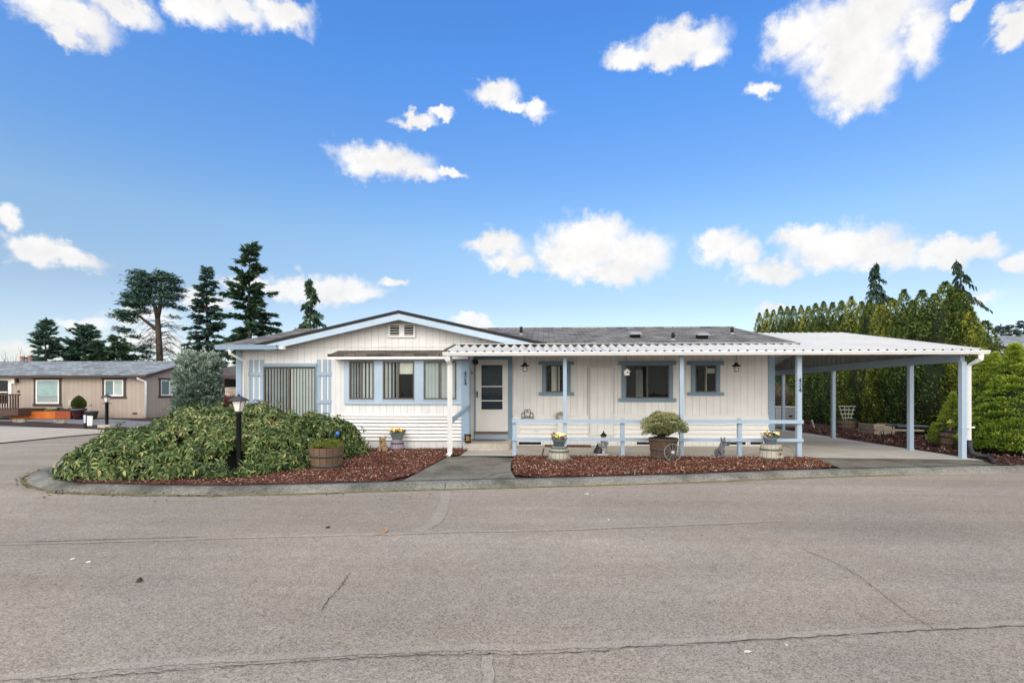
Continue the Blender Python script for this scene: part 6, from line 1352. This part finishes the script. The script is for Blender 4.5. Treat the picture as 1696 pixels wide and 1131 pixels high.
def nbl2(sl, dr, a, b, z0, z1): dr(a+(b-a)*.52, b, z0, z1, mat('pale_shade', (.60, .62, .58), .7), .0, 2); dr(a, a+(b-a)*.48, z0, z1, mat('dim_aqua_shade', (.20, .26, .26), .7), .0, 2)
cn = lambda p: p*NY/820
window(nb, TN, PX(60, NY), PX(98.7, NY), PZ(668.5, 80, NY), PZ(628.8, 80, NY), case=cn(3.4), head=(cn(4), cn(5)), sill=(cn(4.2), cn(5)), split=None, blind=nbl, trim=M_brown, frame=M_trimw, fw=cn(2.6))
window(nb, TN, PX(173.5, NY), PX(205, NY), PZ(656, 190, NY), PZ(629, 190, NY), case=cn(3.8), head=(cn(3.8), cn(5)), sill=(cn(3.8), cn(5)), split=.5, blind=nbl2, trim=M_brown, frame=M_trimw, fw=cn(2))
TS = Matrix.Translation((nx1, NY, 0)) @ Matrix.Rotation(PI/2, 4, 'Z')
def on_side(px): lo_, hi_ = NY, NY+8; return next((y for y in [NY+.02*i for i in range(420)] if PXof(Vector((nx1, y, 1))) >= px), NY+8)
s0, s1 = on_side(265.5)-NY, on_side(291)-NY; ym_ = NY+(s0+s1)/2; window(nb, TS, s0, s1, PZ(655, 278, NY+s0), PZ(629, 278, NY+s0), case=.13, head=(.14, .2), sill=(.14, .2), split=.55, blind=nbl2, trim=M_brown, frame=M_trimw, fw=.07)
# door with porch light
b = MB(); b.box(PX(-22, NY), PX(20, NY), NY-.05, NY-.003, .25, PZ(624.5, 10, NY)); nd = nb(b, 'door', M_trimw)
b = MB(); b.box(PX(-16, NY), PX(14.5, NY), NY-.07, NY-.051, PZ(668, 10, NY), PZ(630, 10, NY)); nb(b, 'pane', M_glassd, nd); b = MB(); b.quad((PX(-15, NY), NY-.052, PZ(668, 10, NY)), (PX(14, NY), NY-.052, PZ(668, 10, NY)), (PX(14, NY), NY-.052, PZ(630, 10, NY)), (PX(-15, NY), NY-.052, PZ(630, 10, NY))); nb(b, 'interior', M_dark, nd)
b = MB(); b.box(PX(-16, NY), PX(14.5, NY), NY-.085, NY-.071, PZ(650.2, 10, NY), PZ(648.4, 10, NY)); nb(b, 'glazing_bar', M_trimw, nd)
b = MB(); b.box(PX(23.5, NY), PX(29, NY), NY-.2, NY-.005, PZ(635, 26, NY), PZ(627, 26, NY)); nb(b, 'porch_light', mat('cream_lamp', (.65, .58, .50), .4), None); b = MB(); b.box(PX(27, NY), PX(31.5, NY), NY-.18, NY-.002, PZ(633.5, 29, NY), PZ(627.5, 29, NY)); nb(b, 'light_bracket', M_brown)
b = MB(); b.box(PX(30.5, NY), PX(32.8, NY), NY-.06, NY-.003, PZ(650, 31, NY), PZ(646.5, 31, NY)); nb(b, 'doorbell', M_black)
b = MB(); x = PX(231.5, NY-.2); b.tube([(x, NY-.36, ze-.17), (x, NY-.36, ze-.22), (x+.28, NY-.07, ze-.42), (x+.28, NY-.07, nzb+.08)], .07, 6); nb(b, 'downspout', M_trimw, None, True)
b = MB(); b.box(PX(115.5, NY), PX(122.5, NY), NY-.1, NY-.003, PZ(671, 119, NY), PZ(662, 119, NY)); nb(b, 'meter_box', mat('beige_meter_box', (.46, .40, .34), .6))
b = MB(); b.box(PX(220, NY), PX(227, NY), NY-.03, NY-.003, PZ(686, 223, NY), PZ(683, 223, NY)); nb(b, 'foundation_vent', M_brown)
b = MB(); b.tube([(PX(148, NY), NY-.04, PZ(668, 150, NY)), (PX(148, NY), NY-.09, PZ(670, 150, NY)), (PX(152, NY), NY-.09, PZ(670, 150, NY)), (PX(152, NY), NY-.04, PZ(667, 150, NY))], .025, 5); nb(b, 'tap', mat('steel_tap', (.4, .4, .4), .4))
for px, h_ in ((37, .26), (50, .2)): b = MB(); b.lathe([(.12, -.2), (.12, h_), (.16, h_+.02), (.16, h_+.1), (.02, h_+.14)], (PX(px, Yr), Yr, zr_), 8); nb(b, 'vent_pipe', mat('clay_vent', (.28, .17, .13), .7))
# deck railing at the far left
dy = NY-1.8; dk = empty('deck_railing', (PX(10, dy), dy, nzb), 'brown wooden deck rail with upright balusters by the white door at far left', 'railing'); dbf = under(dk)
M_stain = mat('brown_stain', (.075, .042, .03), .7, .2); xr0, xr1 = PX(-60, dy), PX(32, dy); zt0, zt1 = PZ(652.3, 20, dy), PZ(654.8, 20, dy)
b = MB(); b.box(xr0, xr1, dy-.07, dy+.07, zt1, zt0); dbf(b, 'rail', M_stain)
zl0, zl1 = PZ(688, 20, dy), PZ(677, 20, dy); b = MB(); b.box(xr0, xr1-.05, dy-.03, dy+1.7, zl0, zl1); dbf(b, 'deck', M_stain)
x = xr1-.08
while x > xr0: b = MB(); b.box(x-.03, x+.03, dy-.03, dy+.03, zl1, zt1-.002); dbf(b, 'baluster', M_stain); x -= .17
# orange planter, its plants, topiary and pots
py_ = NY-1.0; q = Vector((PX(65, py_), py_, nzb)); ob = empty('planter_box', q, 'long orange-stained wooden planter box under the tan house window', 'planter box'); x0, x1 = PX(16.5, py_)-q.x, PX(117, py_)-q.x; hh = PZ(681, 66, py_)-nzb
M_or = mat('orange_stained_wood', (.46, .12, .018), .6, .25, 2, .15, 12, .2, streak=(1, 6, 6)); M_ord = mat('red_stained_wood', (.28, .055, .015), .6, .2, 2, .15, 12, .2, streak=(1, 6, 6)); xm = PX(92, py_)-q.x
b = MB(); b.box(x0, xm, -.03, .02, 0, hh); b.build('side_board', M_or, ob); b = MB(); b.box(xm+.002, x1, -.03, .02, 0, hh+.02); b.build('side_board', M_ord, ob); b = MB(); b.box(x0, x1, .025, .55, 0, hh-.05); b.build('soil', M_potsoil, ob)
for nm, lab, px, w_, h_, col in (('lavender', 'grey-green rounded plant at the right end of the orange planter', 105, .42, .27, [(0, (.06, .08, .06)), (.5, (.14, .17, .12)), (1, (.26, .28, .2))]), ('leafy_plant', 'spiky green plant at the left end of the orange planter', 37, .28, .3, [(0, (.04, .07, .03)), (.5, (.09, .16, .06)), (1, (.2, .27, .12))]), ('leafy_plant', 'pale yellow-green plant in the middle of the orange planter', 78, .36, .22, [(0, (.06, .07, .03)), (.5, (.2, .21, .10)), (1, (.42, .40, .25))]), ('leafy_plant', 'dark purplish plant left of the rounded grey plant in the orange planter', 93, .18, .34, [(0, (.03, .03, .03)), (.5, (.08, .07, .09)), (1, (.18, .16, .2))])):
    r = np.random.default_rng(len(lab)); k = 700; a = r.uniform(0, 2*PI, k); u_ = r.uniform(0, 1, k); v = unit(np.stack([np.cos(a), np.sin(a), r.uniform(0, 1.2, k)], 1)); o = empty(nm, (PX(px, py_), py_+.25, nzb+hh-.06), lab, 'plant'); rad = np.sqrt(r.uniform(.2, 1, k))
    leaves('leaves', v*np.array([w_, w_*.7, h_])*rad[:, None], v+np.array([0, 0, .5])+r.normal(0, .3, (k, 3)), r.normal(size=(k, 3)), r.uniform(.06, .12, k), .03, r.uniform(.1, .9, k), leafmat(nm+'_leaf_%d' % px, col), o)
py_ = NY-1.3; q = Vector((PX(130.5, py_), py_, nzb)); hp = PZ(676.5, 130, py_)-nzb; R1 = (PX(140, py_)-PX(121, py_))/2
tp = empty('plant_pot', q, 'large dark wine-red glazed pot under the egg-shaped topiary', 'pot'); b = MB(); b.lathe([(R1*.58, 0), (R1*.8, hp*.4), (R1*.98, hp*.82), (R1*1.06, hp*.84), (R1*1.06, hp), (R1*.9, hp), (R1*.88, hp-.04)], (0, 0, 0), 20); b.build('body', mat('wine_glaze', (.05, .012, .016), .3, .2), tp, True); b = MB(); b.lathe([(R1*1.07, hp*.82), (R1*1.09, hp*.84), (R1*1.09, hp+.01), (R1*1.05, hp+.01)], (0, 0, 0), 20); b.build('rim', mat('slate_rim', (.055, .055, .065), .4), tp, True)
tpl = empty('topiary', q+Vector((0, 0, hp)), 'clipped egg-shaped yellow-green shrub in the wine-red pot', 'shrub'); Ht = PZ(655.5, 131, py_)-nzb-hp; k = 7000; r = np.random.default_rng(2); z = r.uniform(0, 1, k); a = r.uniform(0, 2*PI, k); rad = R1*.93*np.sqrt(np.clip(1-((z-.34)/np.where(z > .34, .66, .42))**2, 0, 1))**np.where(z > .34, 1.7, 1)
n3 = np.stack([np.cos(a), np.sin(a), (z-.35)*1.2], 1); leaves('crown', np.stack([rad*np.cos(a), rad*np.sin(a), z*Ht], 1), n3+r.normal(0, .5, (k, 3)), r.normal(size=(k, 3)), .05, .022, np.clip(.5+.3*(z-.5)+r.normal(0, .15, k), 0, 1), leafmat('clipped_yew', [(0, (.02, .03, .006)), (.5, (.075, .10, .016)), (1, (.17, .19, .035))], .1), tpl)
b = MB(); b.ell((0, 0, Ht*.42), (R1*.8, R1*.8, Ht*.4), 14, 10); b.build('trunk', M_core, tpl, True)  # dark filler ball inside the clipped crown
py_ = NY-1.2; q = Vector((PX(151.5, py_), py_, nzb)); ep = empty('plant_pot', q, 'low empty dark grey bowl pot right of the egg-shaped topiary', 'pot'); hp = PZ(680.5, 150, py_)-nzb; R1 = (PX(160.5, py_)-PX(142.7, py_))/2
b = MB(); b.lathe([(R1*.72, 0), (R1*.96, hp*.86), (R1*1.02, hp*.87), (R1*1.02, hp), (R1*.92, hp), (R1*.8, hp*.5), (.01, hp*.45)], (0, 0, 0), 20); b.build('body', mat('dark_grey_pot', (.06, .06, .065), .5), ep, True)
# lamp post, number post, sign, stone troughs
q = G(177, 708, -.09); lp = lamp('black lamp post on a pale block in front of the tan house', q+Vector((0, 0, .08)), PZ(651.5, 177, q.y), .85, 1.5); b = MB(); b.box(-.3, .3, -.18, .18, -.1, .06); b.build('block', mat('pale_block', (.5, .44, .36), .85), lp); b = MB(); z_ = PZ(671.5, 177, q.y)-q.z; b.box(-.24, .24, -.014, .014, z_, z_+.03); b.build('cross_bar', M_iron, lp)
q = G(141, 709.5, -.09); npst = empty('number_post', q, 'short dark post with vertical blue and white number plate across the side street', 'number sign'); z1 = PZ(685.5, 142, q.y)-q.z; b = MB(); b.box(-.05, .05, -.04, .04, 0, z1); b.box(-.07, .13, -.05, .05, z1-.06, z1+.01); b.build('post', M_black, npst)
zp0 = PZ(699.5, 142, q.y)-q.z; b = MB(); b.box(-.045, .125, -.062, -.041, zp0, z1-.065); b.build('plate', mat('blue_plate', (.03, .085, .22), .4), npst)
for i in range(3):
    b = MB(); zc_ = zp0+(z1-.065-zp0)*(i+.5)/3; s_ = .055
    for dz in (-s_, 0, s_): b.box(0, .08, -.066, -.063, zc_+dz-.013, zc_+dz+.013)
    b.box(.0, .024, -.07, -.067, zc_-s_, zc_+s_); b.box(.056, .08, -.07, -.067, zc_-s_, zc_+s_); b.build('numeral', F_wht, npst)
q = G(147, 705, -.09); sg = empty('yard_sign', q, 'small blank white yard sign leaning behind the blue number plate', 'sign'); b = MB(Matrix.Rotation(.06, 4, 'Y')); b.box(-.14, .18, -.01, .01, .0, .50); b.build('panel', mat('off_white_board', (.62, .62, .58), .6), sg)
for px, py, w_, lab in ((32.5, 699.5, 24, 'left one of two flat grey mossy stone slabs on the bark strip'), (100, 700.8, 22.5, 'right one of two flat grey mossy stone slabs on the bark strip')):
    q = G(px, py, -.09); o = empty('stone_slab', q, lab, 'stone'); b = MB(); hw = w_/2/820*q.y; n = 12
    b.lathe([(hw*.93, 0), (hw, .05), (hw*.99, .16), (hw*.9, .19), (.02, .2)], (0, 0, 0), 14, 1, .35); o2 = b.build('stone', mottled('mossy_stone', (.09, .085, .065), (.30, .28, .24), 7), o); 
# house behind the juniper and house at the right edge
Y = 25.; ch = empty('neighbor_house', (PX(372, Y), Y, 0), 'brown-roofed cream house glimpsed between the juniper and the white home', 'house'); cbf = under(ch)
xa, xb = PX(340, Y), PX(398, Y)+1.5; M_cream = mat('cream_siding', (.55, .47, .38), .7); z0, z1 = PZ(618, 372, Y), PZ(603, 372, Y+3)
b = MB(); slab_(b, [(xa, Y-.4, z0), (xb, Y-.4, z0-.35), (xb, Y+3, z1), (xa, Y+3, z1)], .1); cbf(b, 'roof', M_shingb)
b = MB(); b.loft([(xa, Y-.43, z0-.14), (xb, Y-.43, z0-.49), (xb, Y-.43, z0-.33), (xa, Y-.43, z0+.02)], [(xa, Y-.401, z0-.14), (xb, Y-.401, z0-.49), (xb, Y-.401, z0-.33), (xa, Y-.401, z0+.02)]); cbf(b, 'fascia', M_brown)
b = MB(); b.quad((xa, Y+1.2, -.1), (xb, Y+1.2, -.1), (xb, Y+1.2, z0+.05), (xa, Y+1.2, z0+.05)); cbf(b, 'wall', M_dark)
b = MB(); 
for i in range(8): zz_ = -.1+i*(PZ(641, 372, Y)+.1)/8; hh = (PZ(641, 372, Y)+.1)/8; b.add([(xa, Y+.38, zz_), (xb, Y+.38, zz_), (xb, Y+.42, zz_+hh), (xa, Y+.42, zz_+hh)], [(0, 1, 2, 3)])
cbf(b, 'low_wall', M_cream); b = MB(); x = PX(371, Y); b.box(x-.05, x+.05, Y-.1, Y+.0, -.1, z0-.12); cbf(b, 'post', mat('brown_post', (.16, .11, .08), .7))
Y = 27.; rh = empty('neighbor_house', (PX(1690, Y), Y, 0), 'cream house with grey roof rising behind the bright green cones at the right edge', 'house'); rbf = under(rh)
xa = PX(1640, Y); xb = xa+14; z0 = PZ(568.5, 1646, Y); z1 = z0+.42; sl_ = (PZ(580.5, 1696, Y)-z0)/(PX(1696, Y)-xa)
b = MB(); slab_(b, [(xa, Y, z0), (xb, Y, z0+sl_*14), (xb+3, Y+4, z0+.82), (PX(1643, Y+4), Y+4, z0+.82)], .06); rbf(b, 'roof', M_shg)
b = MB(); b.loft([(xa, Y-.03, z0-.12), (xb, Y-.03, z0+sl_*14-.12), (xb, Y-.03, z0+sl_*14+.01), (xa, Y-.03, z0+.01)], [(xa, Y-.001, z0-.12), (xb, Y-.001, z0+sl_*14-.12), (xb, Y-.001, z0+sl_*14+.01), (xa, Y-.001, z0+.01)]); rbf(b, 'fascia', M_black)
b = MB(); b.add([(xa, Y+.02, 0), (xb, Y+.02, 0), (xb, Y+.02, z0+sl_*14-.1), (xa, Y+.02, z0-.1)], [(0, 1, 2, 3)]); b.quad((xa, Y+.02, 0), (xa, Y+4, 0), (xa, Y+4, z0+.4), (xa, Y+.02, z0-.1)); rbf(b, 'wall', M_cream)
zf0, zf1 = PZ(602, 1680, Y-.6), PZ(588, 1680, Y-.6); b = MB(); b.box(xa+.2, xb, Y-.62, Y-.05, zf1-.25, zf1-.1); rbf(b, 'awning', mat('pale_awning', (.62, .60, .56), .6)); b = MB(); b.box(xa+.3, xb, Y-.3, Y-.01, 0, zf1-.26); rbf(b, 'porch', mat('red_brown_porch', (.17, .075, .055), .8))
